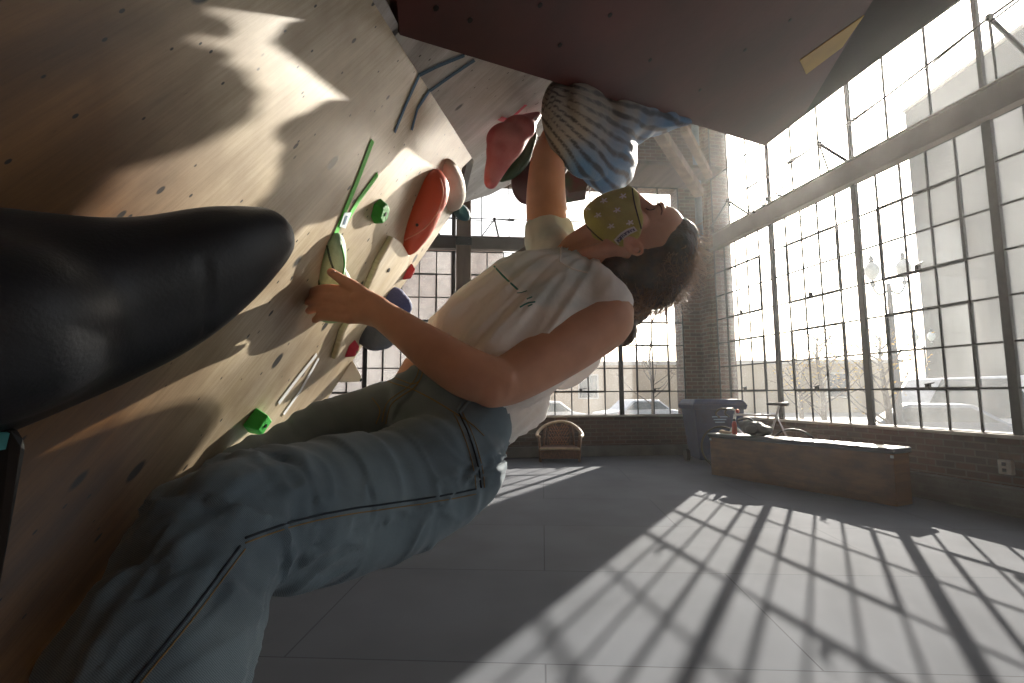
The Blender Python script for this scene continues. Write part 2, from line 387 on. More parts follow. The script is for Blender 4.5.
for k in range(5):
    s0, s1 = bms[k], bms[k+1]
    c = 4 if k == 0 else 5
    r = window('window_%d' % wn, bk, s1, s0, c, [SILL+.454*i for i in range(8)], [(c-4 if k else 1, c-1, 1, 3), (c-4 if k else 1, c-1, 4, 6)]); wn += 1
for k in range(5):
    s0, s1 = bms[k], bms[k+1]
    window('window_%d' % wn, bk, s1, s0, 3, [BT, 5.40]); wn += 1

# horizontal steel girts dividing the window bands
m = MB().box((WX-.03, 1.9, (BB+BT)/2), (.05, 13.6, BT-BB)).box((WX-.06, 1.9, BB+.01), (.14, 13.6, .03)).box((WX-.05, 1.9, BT-.01), (.1, 13.6, .02))
struct(m.build('trim_4', M['beam'], bevel=.004))
m = MB().beam(bk(-8.3, (BB+BT)/2+.0, -.03), bk(-.3, (BB+BT)/2, -.03), .05, .24).beam(bk(-8.3, BB+.05, -.06), bk(-.3, BB+.05, -.06), .14, .03).beam(bk(-8.3, BT-.03, -.05), bk(-.3, BT-.03, -.05), .1, .02)
struct(m.build('trim_5', M['beam'], bevel=.004))
# timber post in front of the back window
m = MB().box(bk(-4.83, CEIL/2, -.22), (.28, .2, CEIL), BD, BN, (0, 0, 1))
post = struct(m.build('trim_6', M['timber'], bevel=.015))
for z in (4.08, 2.2, .4):
    p = MB().box(bk(-4.83, z, -.33), (.30, .015, .16), BD, BN, (0, 0, 1))
    for i in (-1, 1):
        for j in (-1, 1): p.tube([bk(-4.83+.1*i, z+.05*j, -.335), bk(-4.83+.1*i, z+.05*j, -.36)], .014, 6)
    p.build('bolt_plate', M['rod'], post)
# corner pilaster and brace timbers under the roof
struct(MB().box((WX-.03, 9.06, CEIL/2), (.06, .30, CEIL)).build('trim_7', M['brick'], bevel=.01))
struct(MB().beam(at(655, 126, 8.0), at(699, 193, 9.55), .17, .17).build('trim_8', M['timber'], bevel=.01))
struct(MB().beam(at(684, 128, 8.6), at(709, 176, 9.75), .13, .13).build('trim_9', M['timber'], bevel=.01))
# downpipe in the corner
struct(MB().tube([(WX-.2, 8.9, BT), (WX-.2, 8.9, CEIL)], .07, 16).build('trim_10', mat('blue_grey_pipe', '55626e', .5)))

# tension rods with brackets in front of the upper windows
def rod_run(name, pf, pts, brk, label):
    root = thing(name, pf(pts[0][0], BT, -.1), label, 'tie rod', 'tie rods above the window beams')
    m = MB()
    for i in range(len(pts)-1):
        a, b = pf(*pts[i]), pf(*pts[i+1]); m.tube([a, b], .011, 8)
        m.tube([a+Vector((0, 0, -.05)), b+Vector((0, 0, -.0))], .008, 8)
    m.build('rod', M['rod'], root)
    for s, z in brk:
        b = MB(); p = pf(s, z, -.38); b.tube([p, pf(s+.10, BT, -.04)], .02, 8).tube([p, pf(s-.22, BT, -.04)], .012, 8).ball(p, .035, 10, 8)
        b.build('bracket', M['rod'], root)
    tb = MB(); s, z = brk[-1]; a, b = pf(*pts[2]), pf(*pts[3]); c = lerp(a, b, .5); tb.tube([lerp(a, b, .42), lerp(a, b, .58)], .024, 8); tb.build('turnbuckle', M['rod'], root)
    return root
rod_run('tie_rod', rs, [(.1, 4.42, -.1), (1.05, 4.55, -.38), (2.1, 4.55, -.38), (3.1, 4.55, -.38), (4.15, 4.62, -.38), (5.2, 4.75, -.38), (6.2, 4.82, -.38)], [(1.05, 4.55), (3.1, 4.55), (5.2, 4.75)],
        'thin black tension rods above the beam of the right-hand windows')
rod_run('tie_rod', bk, [(-.6, 4.42, -.1), (-2.6, 4.5, -.38), (-3.6, 4.5, -.38), (-4.25, 4.5, -.38), (-5.4, 4.5, -.38), (-6.6, 4.5, -.38)], [(-4.25, 4.5), (-5.4, 4.5)],
        'thin black tension rods above the beam of the back windows')
for k, (s, z) in enumerate(((1.32, 4.33), (1.62, 4.34), (2.0, 4.36))):
    wh = ('nearest the corner, leftmost', 'middle one', 'rightmost')[k]
    q = rs(s, z, -.12); m = MB(); m.tube([q+Vector((0, .075*math.cos(a), .075*math.sin(a))) for a in [2*PI*i/20 for i in range(20)]], .012, 8, closed=True, cap=False)
    m.box(q+Vector((.03, 0, -.085)), (.12, .02, .02))
    tag(m.build('eye_ring', M['rod'], smooth=True), 'small black ring on the right window beam, %s of the three' % wh, 'ring', 'rings on the window beam')
o = MB().tube([rs(3.38, 4.72, -.1), rs(3.42, 5.0, -.1), rs(3.3, 5.34, -.1)], .008, 8).build('hanging_cable', M['rod'])
tag(o, 'thin cable hanging in front of the right upper window', 'cable')

# ================================================================== OUTSIDE
OUT = Vector((0, 0, -.6))
M['asphalt'] = mat('pale_lot', 'a7a39c', .9, var=.1, scale=.4)
struct(MB().box((20, 30, -.7), (160, 160, .2)).build('ground', M['asphalt']))
M['beige'] = mat('beige_render', 'b8a890', .9, var=.08, scale=.3)
M['greyw'] = mat('grey_cladding', '555656', .9, var=.07, scale=.5)
M['pink'] = brick('pink_brick', 'a58478', '94756b', 'a99d94')
M['dkglass'] = mat('dark_pane', '3d4a52', .2, var=.2)
M['trimw'] = mat('pale_trim', 'c9c4ba', .8)
def building(label, x, y, wd, dp, h, rot, body, rows, cols, roof=None, wz=None):
    X = Vector((math.cos(rot), math.sin(rot), 0)); Y = Vector((-math.sin(rot), math.cos(rot), 0)); c = Vector((x, y, -.6))
    root = thing('building', c, label, 'building')
    MB().box(c+Vector((0, 0, h/2)), (wd, dp, h), X, Y).build('wall', body, root)
    MB().box(c+Vector((0, 0, h+.12)), (wd+.4, dp+.4, .35), X, Y).build('parapet', M['trimw'], root)
    for r in range(rows):
        for q in range(cols):
            p = c + X*(-wd/2+wd*(q+.5)/cols) - Y*(dp/2+.03) + Vector((0, 0, h*(r+.55)/rows))
            ww = min(1.6, wd/cols*.5); wh = min(2.0, h/rows*.5)
            f = MB().box(p, (ww+.25, .1, wh+.25), X, Y).build('window_frame', M['trimw'], root)
            MB().box(p-Y*.06, (ww, .05, wh), X, Y).build('pane', M['dkglass'], f)
    return root
building('long low beige building seen across the lot through the corner windows', 22, 47, 44, 8, 4.4, -.25, M['beige'], 1, 4)
building('pink brick building behind the left back windows', -1.5, 36, 14.5, 8, 11.6, -.05, M['pink'], 0, 0)
gc = RT*64 + FW*37.5
building('tall grey building filling the right-hand windows', gc.x, gc.y, 30, 45, 36.4, -YAW, M['greyw'], 3, 4)

# invented brick stack, unseen behind the corner pier, added to shade the floor
ch = Vector((7.36, 12.0, -.6)); root = thing('shade_stack', ch, 'unseen brick shade block added outside behind the room corner', 'shade_stack')
MB().box(ch+Vector((0, 0, 5.2)), (.96, .6, 10.4)).build('stack', M['pink'], root)
MB().box(ch+Vector((0, 0, 10.5)), (1.02, .7, .25)).build('cap', M['trimw'], root)

M['iron'] = mat('street_lamp_iron', '4c5458', .6)
M['globe'] = mat('lamp_globe', 'c5ccc8', .3)
def street_lamp(loc, h, s, label):
    loc = Vector(loc); root = thing('street_lamp', loc, label, 'street lamp')
    pts = [(0, .25), (.12, .25), (.2, .16), (.9, .12), (1.0, .16), (1.1, .08), (h*.75, .06), (h-.9*s, .05)]
    m = MB().tube([loc+Vector((0, 0, z)) for z, r in pts], [r for z, r in pts], 12); m.build('post', M['iron'], root, smooth=True)
    ax = Vector((math.cos(-.6), math.sin(-.6), 0))
    for i in (-1, 1):
        a = [loc+Vector((0, 0, h-1.1*s)), loc+ax*(.25*s*i)+Vector((0, 0, h-1.25*s)), loc+ax*(.42*s*i)+Vector((0, 0, h-1.0*s)), loc+ax*(.42*s*i)+Vector((0, 0, h-.75*s))]
        arm = MB().tube([Vector(q) for q in catmull(a, 6)], .03*s, 8); arm.ball(a[-1]+Vector((0, 0, -.15*s)), .08*s, 10, 8); arm.build('arm', M['iron'], root, smooth=True)
        c = a[-1]+Vector((0, 0, .30*s))
        g = MB().tube([c+Vector((0, 0, z*s)) for z in (-.3, -.26, -.1, .1, .24, .3)], [.06*s, .1*s, .2*s, .21*s, .13*s, .03*s], 14); g.build('globe', M['globe'], root, smooth=True)
        f = MB().tube([c+Vector((0, 0, z*s)) for z in (.29, .34, .38, .45, .55)], [.1*s, .05*s, .07*s, .06*s, .01*s], 10); f.build('finial', M['iron'], root, smooth=True)
g0 = at(890, 300, 13.0); street_lamp((g0.x, g0.y, -.6), g0.z+.6+1.15, .8, 'large twin-globe street lamp close outside the second right window bay')
g0 = at(924, 345, 33.0); street_lamp((g0.x, g0.y, -.6), g0.z+.6+1.0, 1.0, 'small distant twin-globe street lamp right of the large one')

M['bark'] = mat('grey_bark', '5d554c', .9)
M['leaf'] = mat('yellow_leaves', 'c9a544', .8, var=.3, scale=3)
M['leafb'] = mat('brown_leaves', '8d8068', .8, var=.3, scale=3)
def tree(loc, h, n, leafmat, label, nl, seed, spread=.32):
    rnd = random.Random(seed); loc = Vector(loc); root = thing('tree', loc, label, 'tree', None)
    m = MB(); tips = []
    m.tube([loc, loc+Vector((.05, 0, h*.4)), loc+Vector((-.03, .05, h*.75)), loc+Vector((0, 0, h))], [.09, .07, .04, .012], 8)
    for i in range(n):
        z = h*(.28+.65*i/n); a = rnd.random()*2*PI; L = h*spread*(1.15-.8*i/n); b = loc+Vector((0, 0, z))
        e = b+Vector((math.cos(a)*L, math.sin(a)*L, L*.9)); md = lerp(b, e, .5)+Vector((0, 0, -.1*L)); m.tube([b, md, e], [.03, .018, .006], 6)
        tips += [md, e, lerp(md, e, .5)]
        for j in range(3):
            q = lerp(md, e, rnd.random()); u = q+Vector((rnd.uniform(-1, 1), rnd.uniform(-1, 1), rnd.uniform(.2, 1)))*L*.4; m.tube([q, u], [.01, .004], 5); tips.append(u)
    m.build('trunk', M['bark'], root)
    l = MB()
    for i in range(nl):
        t = rnd.choice(tips); p = t+Vector((rnd.gauss(0, .16), rnd.gauss(0, .16), rnd.gauss(0, .16)))
        u = Vector((rnd.gauss(0, 1), rnd.gauss(0, 1), rnd.gauss(0, 1))).normalized(); v = u.orthogonal().normalized(); r = rnd.uniform(.025, .055)
        l.add([p-u*r, p+v*r*.6, p+u*r, p-v*r*.6], [(0, 1, 2, 3)])
    l.build('leaves', leafmat, root)
for (px, d, zt, lf, nl, sd, lb) in ((822, 15, 325, 'leaf', 900, 3, 'slender yellow-leaved tree outside the first right window bay'), (800, 19, 345, 'leafb', 260, 5, 'thin bare-branched tree left of the yellow one'),
                                (886, 12, 325, 'leaf', 260, 9, 'thin young tree with few yellow leaves beside the large street lamp'), (652, 24, 335, 'leafb', 500, 11, 'grey bushy tree outside the right back window')):
    g0 = at(px, 400, d); tp = at(px, zt, d); tree((g0.x, g0.y, -.6), tp.z+.6, 14, M[lf], lb, nl, sd)

M['tyre'] = mat('tyre', '1d1d1f', .8)
def car(px, d, rot, colr, label, L=4.4, van=False):
    g0 = at(px, 400, d); c = Vector((g0.x, g0.y, -.6)); X = Vector((math.cos(rot), math.sin(rot), 0)); Y = Vector((-math.sin(rot), math.cos(rot), 0)); Z = Vector((0, 0, 1))
    root = thing('car', c, label, 'car')
    H = 2.3 if van else 1.45
    prof = [(-L/2, .3), (-L/2, .8), (-L*.42, .9), (-L*.30, H*.97), (L*.30, H), (L*.40, .95), (L/2, .85), (L/2, .3)] if van else [(-L/2, .35), (-L/2, .8), (-L*.28, .92), (-L*.13, H), (L*.2, H), (L*.36, .95), (L/2, .85), (L/2, .35)]
    o = MB().prism([c+X*x+Z*z-Y*.85 for x, z in prof], Y*1.7).build('body', mat('car_paint_'+label.split()[0], colr, .3), root, bevel=.08, seg=3)
    for i in (-1, 1): MB().prism([c+X*x+Z*z+Y*(.86*i) for x, z in ((-L*.24, .95), (-L*.13, H-.1), (L*.19, H-.1), (L*.32, .97))], Y*(.02*i)).build('side_window', M['dkglass'], root)
    for i in (-.3, .31):
        for j in (-1, 1):
            q = c+X*(L*i)+Y*(.78*j)+Z*.32; MB().tube([q-Y*.1, q+Y*.1], .32, 20).build('wheel', M['tyre'], root)
car(536, 24, .1, 'd6d8da', 'white car parked outside beyond the rattan chair window')
car(636, 27, .1, 'aab0b8', 'silver car parked outside the rightmost back window bay')
car(970, 17, -.9, 'd8dade', 'pale van parked outside the third right window bay', 5.2, True)
car(925, 15, -.7, '5b6678', 'blue-grey car parked in front of the pale van')

# added scatter volume standing in for lens glare, lifting the darks
hz = bpy.data.materials.new('glare_haze'); hz.use_nodes = True; hN = hz.node_tree.nodes; hN.clear()
ho = hN.new('ShaderNodeOutputMaterial'); hv = hN.new('ShaderNodeVolumeScatter'); hv.inputs['Density'].default_value = .0018; hv.inputs['Anisotropy'].default_value = .72; hv.inputs['Color'].default_value = (1, .98, .95, 1)
hz.node_tree.links.new(hv.outputs[0], ho.inputs['Volume'])
hb = MB().box((-.15, 2.2, 3.33), (11.6, 14.2, 6.62)).build('glare_haze', hz); hb['kind'] = 'stuff'; hb['label'] = 'thin haze added in the hall to imitate lens glare'; hb['category'] = 'haze'

# ================================================================== FURNITURE BY THE WINDOWS
def outlet():
    q = on_plane(1008, 467, Vector((WX-.0, 0, 0)), Vector((1, 0, 0)))
    root = thing('socket_box', (WX-.01, q.y, q.z-.06), 'white electrical socket box low on the brick under the right windows', 'socket')
    MB().box((WX-.02, q.y, q.z), (.05, .12, .14)).build('box', mat('ivory_plastic', 'cfc8b8', .5), root, bevel=.008)
    for i in (-1, 1): MB().box((WX-.05, q.y, q.z+.03*i), (.01, .03, .035)).build('outlet', M['rod'], root)
outlet()
# plywood bench box with padded mat top
A0 = Vector((4.33, 6.95, 0)); B0 = Vector((4.99, 4.597, 0)); dv = (B0-A0).normalized(); nvv = Vector((-dv.y, dv.x, 0))
if nvv.x < 0: nvv = -nvv
BW, BH = .30, .545
M['benchply'] = plywood('bench_plywood', '75481f', '8a5a2c', tuple(dv), (0, 0, 1), spots=False)
root = thing('bench', (A0+B0)/2+nvv*BW/2, 'long plywood box bench with a dark padded top in front of the right windows', 'bench')
MB().prism([A0, B0, B0+nvv*BW, A0+nvv*BW], (0, 0, BH)).build('box', M['benchply'], root, bevel=.006)
e = .025
MB().prism([A0-dv*e-nvv*e+Vector((0, 0, BH)), B0+dv*e-nvv*e+Vector((0, 0, BH)), B0+dv*e+nvv*(BW+e)+Vector((0, 0, BH)), A0-dv*e+nvv*(BW+e)+Vector((0, 0, BH))], (0, 0, .06)).build('pad', mat('charcoal_vinyl_pad', '3b3f47', .38, var=.15, scale=4), root, bevel=.018, seg=4)
for q in (A0+dv*.012-nvv*.004, B0-dv*.012-nvv*.004): MB().box(q+Vector((0, 0, BH-.03)), (.03, .012, .03), dv, nvv).build('corner_bracket', mat('zinc', 'c8c8c8', .3, metal=.8), root)
BTOP = BH+.06
def on_bench(t, u=.5): return A0 + dv*t + nvv*(BW*u) + Vector((0, 0, BTOP))

# backpack slumped on the bench
M['nylon'] = mat('black_nylon', '16171a', .6, var=.3, scale=14, bump=.3, bscale=30)
bp0 = on_bench(.66, .45)
root = thing('backpack', bp0, 'black slumped backpack on the bench pad beside the bicycle', 'backpack')
m = MB(); rr = Vector((dv.x, dv.y, 0))
m.ell(bp0+Vector((0, 0, .10)), (rr*.20, nvv*.13, (0, 0, .10)), 20, 12).ell(bp0-rr*.1+Vector((0, 0, .14)), (rr*.13, nvv*.11, (0, 0, .07))).ell(bp0+rr*.14+Vector((0, 0, .08)), (rr*.13, nvv*.12, (0, 0, .075)))
me = baked(m.mesh(), .014, 3)
def _bp(c, n): q = c+n*(noise.noise(c*14)*.016); return (q.x, q.y, max(q.z, BTOP))
displace(me, _bp)
link('body', me, M['nylon'], root, smooth=True)
MB().ell(bp0-nvv*.12+rr*.05+Vector((0, 0, .09)), (rr*.1, nvv*.035, (0, 0, .06))).build('front_pocket', M['nylon'], root, smooth=True)
MB().tube([Vector(q) for q in catmull([bp0-rr*.2+Vector((0, 0, .12)), bp0-rr*.26+Vector((0, 0, .2)), bp0-rr*.1+Vector((0, 0, .235)), bp0+Vector((0, 0, .19))], 6)], (.018), 8).build('strap', M['nylon'], root, smooth=True)
bt = on_bench(.36, .35)
root = thing('water_bottle', bt, 'bright red bottle standing on the bench left of the backpack', 'bottle')
MB().tube([bt+Vector((0, 0, z)) for z in (0, .01, .15, .18, .19)], [.03, .035, .035, .025, .018], 16).build('body', mat('red_bottle', 'c8281e', .3), root, smooth=True)
MB().tube([bt+Vector((0, 0, z)) for z in (.19, .225)], [.02, .02], 16).build('cap', M['rod'], root)
cl = on_bench(.24, .2); m = MB().ell(cl+Vector((0, 0, .022)), (rr*.11, nvv*.05, (0, 0, .022)), 20, 10).ell(cl-rr*.06+Vector((0, 0, .03)), (rr*.05, nvv*.045, (0, 0, .026)))
tag(link('folded_cloth', baked(m.mesh(), .01, 3), mat('tan_cloth', '9d8672', .9), smooth=True), 'small crumpled tan cloth on the bench left of the red bottle', 'cloth')

# bicycle standing between bench and wall
def bicycle():
    c = on_plane(757, 437, Vector((0, 0, 1.0)), Vector((0, 0, 1)))
    c = Vector((5.1, 7.0, 0)); X = (at(783, 402, 8.2)-at(735, 402, 8.4)); X.z = 0; X.normalize(); X = Vector((.62, -.78, 0)).normalized(); Y = Vector((-X.y, X.x, 0)); Z = Vector((0, 0, 1))
    # X points from handlebar end to saddle end
    q = ray(759, 420); t = 7.6; c = EYE+q*t; c.z = 0
    P = lambda x, z, y=0: c+X*x+Y*y+Z*z
    root = thing('bicycle', c, 'white bicycle with black saddle and drop bars parked behind the bench', 'bicycle')
    wf = mat('white_frame', 'd9dadb', .35); bl = mat('black_grip', '1a1a1c', .5)
    hw, rwh = P(-.55, .34), P(.45, .34); bb = P(.05, .28); st = P(.24, .86); hd = P(-.34, .86); hb = P(-.37, .70)
    MB().tube([hd, st], .016, 10).tube([hb, bb], .019, 10).tube([st, bb], .016, 10).tube([st, rwh+Y*.05], .009, 8).tube([st, rwh-Y*.05], .009, 8).tube([bb, rwh+Y*.05], .01, 8).tube([bb, rwh-Y*.05], .01, 8).tube([hd, hb], .02, 10).build('frame', wf, root, smooth=True)
    for s, w in ((-1, hw), (1, rwh)):
        m = MB().tube([w+X*(.33*math.cos(a))+Z*(.33*math.sin(a)) for a in [2*PI*i/40 for i in range(40)]], .014, 8, closed=True, cap=False)
        for i in range(12): a = 2*PI*i/12; m.tube([w, w+X*(.33*math.cos(a))+Z*(.33*math.sin(a))], .0015, 4)
        m.tube([w-Y*.05, w+Y*.05], .02, 10); m.build('wheel', bl, root, smooth=True)
    MB().tube([hb, hw+Y*.05], .012, 8).tube([hb, hw-Y*.05], .012, 8).build('fork', wf, root, smooth=True)
    MB().tube([st, P(.285, 1.0)], .013, 10).build('seat_post', wf, root, smooth=True)
    m = MB(); sc = P(.28, 1.03); m.taper([sc-X*.15, sc, sc+X*.11], [(.018, .02), (.04, .025), (.075, .03)], 14, 5, up=[Y]*60)
    me = m.mesh(); link('saddle', me, bl, root, smooth=True)
    MB().tube([hd, P(-.33, .93), P(-.42, .95)], .014, 10).build('stem', wf, root, smooth=True)
    m = MB()
    for s in (-1, 1): m.tube([Vector(k) for k in catmull([P(-.42, .95), P(-.42, .955, .17*s), P(-.5, .95, .2*s), P(-.56, .88, .21*s), P(-.5, .82, .21*s)], 5)], .013, 8)
    m.build('handlebar', bl, root, smooth=True)
    MB().tube([bb-Y*.08, bb+Y*.08], .03, 12).tube([bb+Y*.06, bb+Y*.066], .09, 24).tube([bb+Y*.08, bb+Y*.08+X*.12-Z*.12], .012, 8).tube([bb-Y*.08, bb-Y*.08-X*.12+Z*.12], .012, 8).build('crankset', M['rod'], root)
    MB().ball(P(-.3, .86)+Z*.06, .03).build('front_light', mat('red_lamp', 'c02a20', .4), root, smooth=True)
bicycle()

# blue wheeled bin in the corner
bc = at(713, 440, 8.75); bc.z = 0
root = thing('recycling_bin', bc, 'large blue wheeled bin standing in the corner behind the bench', 'bin')
Xb = Vector((.98, -.18, 0)).normalized(); Yb = Vector((.18, .98, 0)).normalized()
bm_ = mat('blue_plastic', '10274f', .6, var=.15, spec=.25)
def frus(a, b, c, d, z0, z1): return [bc+Xb*(i*a)+Yb*(j*b)+Vector((0, 0, z0)) for i, j in ((-1, -1), (1, -1), (1, 1), (-1, 1))]+[bc+Xb*(i*c)+Yb*(j*d)+Vector((0, 0, z1)) for i, j in ((-1, -1), (1, -1), (1, 1), (-1, 1))]
FQ = [(3, 2, 1, 0), (4, 5, 6, 7), (0, 1, 5, 4), (1, 2, 6, 5), (2, 3, 7, 6), (3, 0, 4, 7)]
MB().add(frus(.33, .27, .42, .34, .08, .96), FQ).build('body', bm_, root, bevel=.02)
MB().add(frus(.44, .36, .46, .38, .92, 1.0), FQ).build('rim', bm_, root, bevel=.01)
MB().add(frus(.46, .38, .40, .32, 1.0, 1.09), FQ).build('lid', bm_, root, bevel=.02)
MB().tube([bc-Xb*.4+Yb*.42+Vector((0, 0, .95)), bc+Xb*.4+Yb*.42+Vector((0, 0, .95))], .02, 10).build('handle', bm_, root)
for i in (-1, 1): MB().tube([bc+Xb*(.34*i)+Yb*.27+Vector((0, 0, .11)), bc+Xb*(.40*i)+Yb*.27+Vector((0, 0, .11))], .11, 20).build('wheel', M['rod'], root)
m = MB()   # the pale label block on the front
for i in range(3): m.box(bc-Yb*.327+Xb*0+Vector((0, 0, .80-.045*i)), (.26-.05*i, .008, .018), Xb, Yb)
m.build('label_print', mat('pale_blue_print', '6f8fb5', .6), root)

# rattan armchair under the back window
def rattan_chair():
    c = Vector((2.60, 9.0, 0)); X = Vector((math.cos(-.25), math.sin(-.25), 0)); Y = Vector((-X.y, X.x, 0)); Z = Vector((0, 0, 1))
    root = thing('rattan_armchair', c, 'brown woven rattan armchair with curved back under the back window', 'chair')
    P = lambda x, y, z: c+X*x+Y*y+Z*z
    rt = mat('rattan', '7a5232', .6, var=.3, scale=30); lt = mat('pale_rattan_wrap', 'b79a76', .5, var=.15, scale=20)
    wv = mat('woven_rattan', '6b4429', .7, var=.45, scale=45, bump=.5, bscale=70)
    # wrap-round top rail: arm, over the back, arm
    rail = [P(-.36, -.26, .44), P(-.40, -.12, .45), P(-.38, .08, .50), P(-.26, .22, .60), P(-.08, .27, .66), P(.10, .27, .67), P(.26, .22, .62), P(.38, .08, .52), P(.41, -.12, .45), P(.36, -.26, .44)]
    MB().tube([Vector(q) for q in catmull(rail, 6)], .030, 12).build('top_rail', lt, root, smooth=True)
    for i in (-1, 1):
        MB().tube([P(.34*i, -.24, 0), P(.35*i, -.25, .24), P(.37*i, -.25, .44)], .024, 10).build('leg', rt, root, smooth=True)
        MB().tube([P(.28*i, .22, 0), P(.28*i, .24, .3), P(.24*i, .24, .60)], .022, 10).build('leg', rt, root, smooth=True)
        side = MB()
        for k in range(7): y = -.22+.07*k; side.tube([P(.34*i, y, .22), P(.385*i, y, .45+max(0, y)*.4)], .007, 6)
        side.build('arm_weave', rt, root)
    m = MB(); m.prism([P(-.35, -.28, .20), P(.35, -.28, .20), P(.29, .24, .20), P(-.29, .24, .20)], Z*.05)
    m.build('seat', wv, root, bevel=.015)
    MB().prism([P(-.34, -.275, .06), P(.34, -.275, .06), P(.34, -.26, .06), P(-.34, -.26, .06)], Z*.15).build('apron', wv, root)
    MB().tube([Vector(q) for q in catmull([P(-.35, -.285, .23), P(0, -.30, .235), P(.35, -.285, .23)], 6)], .022, 10).build('seat_edge', lt, root, smooth=True)
    # lattice back
    fr = []; m = MB()
    for k in range(-6, 7):
        for s in (-1, 1):
            a = P(max(-.17, min(.17, .05*k)), .25, .25); x1 = .05*k+s*.22
            if abs(.05*k) > .17: continue
            t = 1 if abs(x1) <= .19 else (.19-abs(.05*k)*(1 if s*k > 0 else -1))/.22
            t = max(.15, min(1, t)); m.tube([a, P(.05*k+s*.22*t, .25, .25+.38*t)], .008, 6)
    for k in range(1, 6): m.tube([P(-.18, .25, .25+.065*k), P(.18, .25, .25+.065*k)], .006, 6)
    m.build('back_lattice', mat('orange_rattan', 'a5663a', .5, var=.3, scale=30), root)
    MB().tube([Vector(q) for q in catmull([P(-.17, .25, .24), P(-.20, .25, .45), P(-.13, .26, .62), P(0, .265, .655), P(.13, .26, .62), P(.20, .25, .45), P(.17, .25, .24)], 6)], .014, 8).build('back_frame', rt, root, smooth=True)
    for x in (-.28, -.21, .21, .28):
        MB().tube([P(x, .24, .24), P(x*1.02, .24, .58)], .007, 6).build('back_spindle', rt, root)
rattan_chair()

# ================================================================== CLIMBING STRUCTURE
def cv(X, D, Z): return RT*X + FW*D + UP*Z
N1 = cv(.93, -.10, -.36).normalized()
W0 = EYE + cv(-.389, 1.054, .1528)
def p1(x, y, off=0.0): return on_plane(x, y, W0, N1) + N1*off
cr0, cr1 = p1(372, 0), p1(472, 158)
E1v = (cr1-cr0).normalized(); E2v = N1.cross(E1v).normalized()
if E2v.z < 0: E2v = -E2v
GR = (p1(357, 180)-p1(195, 365)).normalized(); GC = N1.cross(GR).normalized()
M['wallply'] = plywood('climbing_plywood', 'b4a487', 'cbbda4', tuple(GR), tuple(GC), near=(p1(120, 150), (p1(320, 150)-p1(120, 150)).normalized(), -.02, .20, '55381b', '80592c'))  # near colours carry amber wood plus painted-in shade
top0 = cr0 - E1v*1.6
pts = [top0, cr0, cr1, p1(462, 168), p1(458, 205), p1(393, 300), p1(310, 425)]
far = (p1(310, 425)-p1(393, 300)).normalized()
pb = p1(310, 425)+far*((p1(310, 425).z-.02)/-far.z); pts.append(pb)
low = pb - E1v*2.6; low.z = .02; low = low - N1*((low-W0).dot(N1)); pts.append(low)
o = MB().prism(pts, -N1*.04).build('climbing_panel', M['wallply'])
tag(o, 'large scuffed leaning plywood climbing wall filling the left side', 'climbing wall')
# second, steeper panel beyond the seam
a2, b2, c2 = p1(372, 0, -.0), p1(474, 161, 0), at(560, 100, 1.60)
N2 = (b2-a2).cross(c2-a2).normalized()
if N2.dot(EYE-c2) < 0: N2 = -N2
def p2(x, y, off=0.0): return on_plane(x, y, a2, N2) + N2*off
G2 = (b2-a2).normalized()
M['wallply2'] = plywood('chalky_plywood', 'b9b8b8', 'dcdcdc', tuple((p2(520, 90)-p2(440, 160)).normalized()), tuple(N2.cross(p2(520, 90)-p2(440, 160)).normalized()))
q0 = a2 - G2*.5; top = p2(580, 30); 
pts = [q0, b2, p2(463, 203), p2(490, 195), p2(522, 178), p2(548, 150), p2(562, 104), p2(566, 90), p2(540, 74), p2(470, 50), p2(400, 28), p2(380, -10)]
o = MB().prism(pts, -N2*.035).build('climbing_panel', M['wallply2'])
tag(o, 'chalky pale overhead climbing panel beyond the seam behind the pink hold', 'climbing wall')

# dark red roof volume overhead
ra, rb, rc = at(400, 35, .97), at(765, 146, 2.4), at(873, 0, 1.7)
NR = (rb-ra).cross(rc-ra).normalized()
if NR.dot(EYE-ra) < 0: NR = -NR
def pr_(x, y, off=0.0): return on_plane(x, y, ra, NR) + NR*off
M['redpaint'] = mat('dark_red_paint', '4c1a15', .5, var=.18, scale=4, bump=.05, alt='371210', detail=8)
rd = pr_(803, 117)
lf = pr_(397, 0); le = ra+(lf-ra).normalized()*1.1
re_ = rc+(rc-rd).normalized()*.6
root = thing('roof_volume', ra, 'big dark red overhanging roof volume above the climber', 'climbing wall')
MB().prism([ra, rb, rd, rc, re_, le], -NR*.04).build('body', M['redpaint'], root)
# dark side board that runs on from the red underside
se = at(966, -6, 1.9); sf = se+(se-rd).normalized()*1.0
MB().prism([rd, se, sf, re_, rc], -NR*.03).build('side_board', mat('dark_stained_board', '2e2824', .7, var=.25, scale=3, detail=8), root)
MB().prism([pr_(799.5, 60), pr_(864, 15), pr_(842, 47), pr_(806, 74)], NR*.002).build('yellow_panel', mat('yellow_paint', 'a88427', .5, var=.1), root)
for (x, y) in ((470, 20), (560, 45), (650, 60), (540, 5), (700, 90), (745, 50), (790, 20), (610, 15), (436, 8)):
    c = pr_(x, y); MB().tube([c-NR*.004, c+NR*.0012], .006, 10).build('bolt_hole', M['rod'], root)

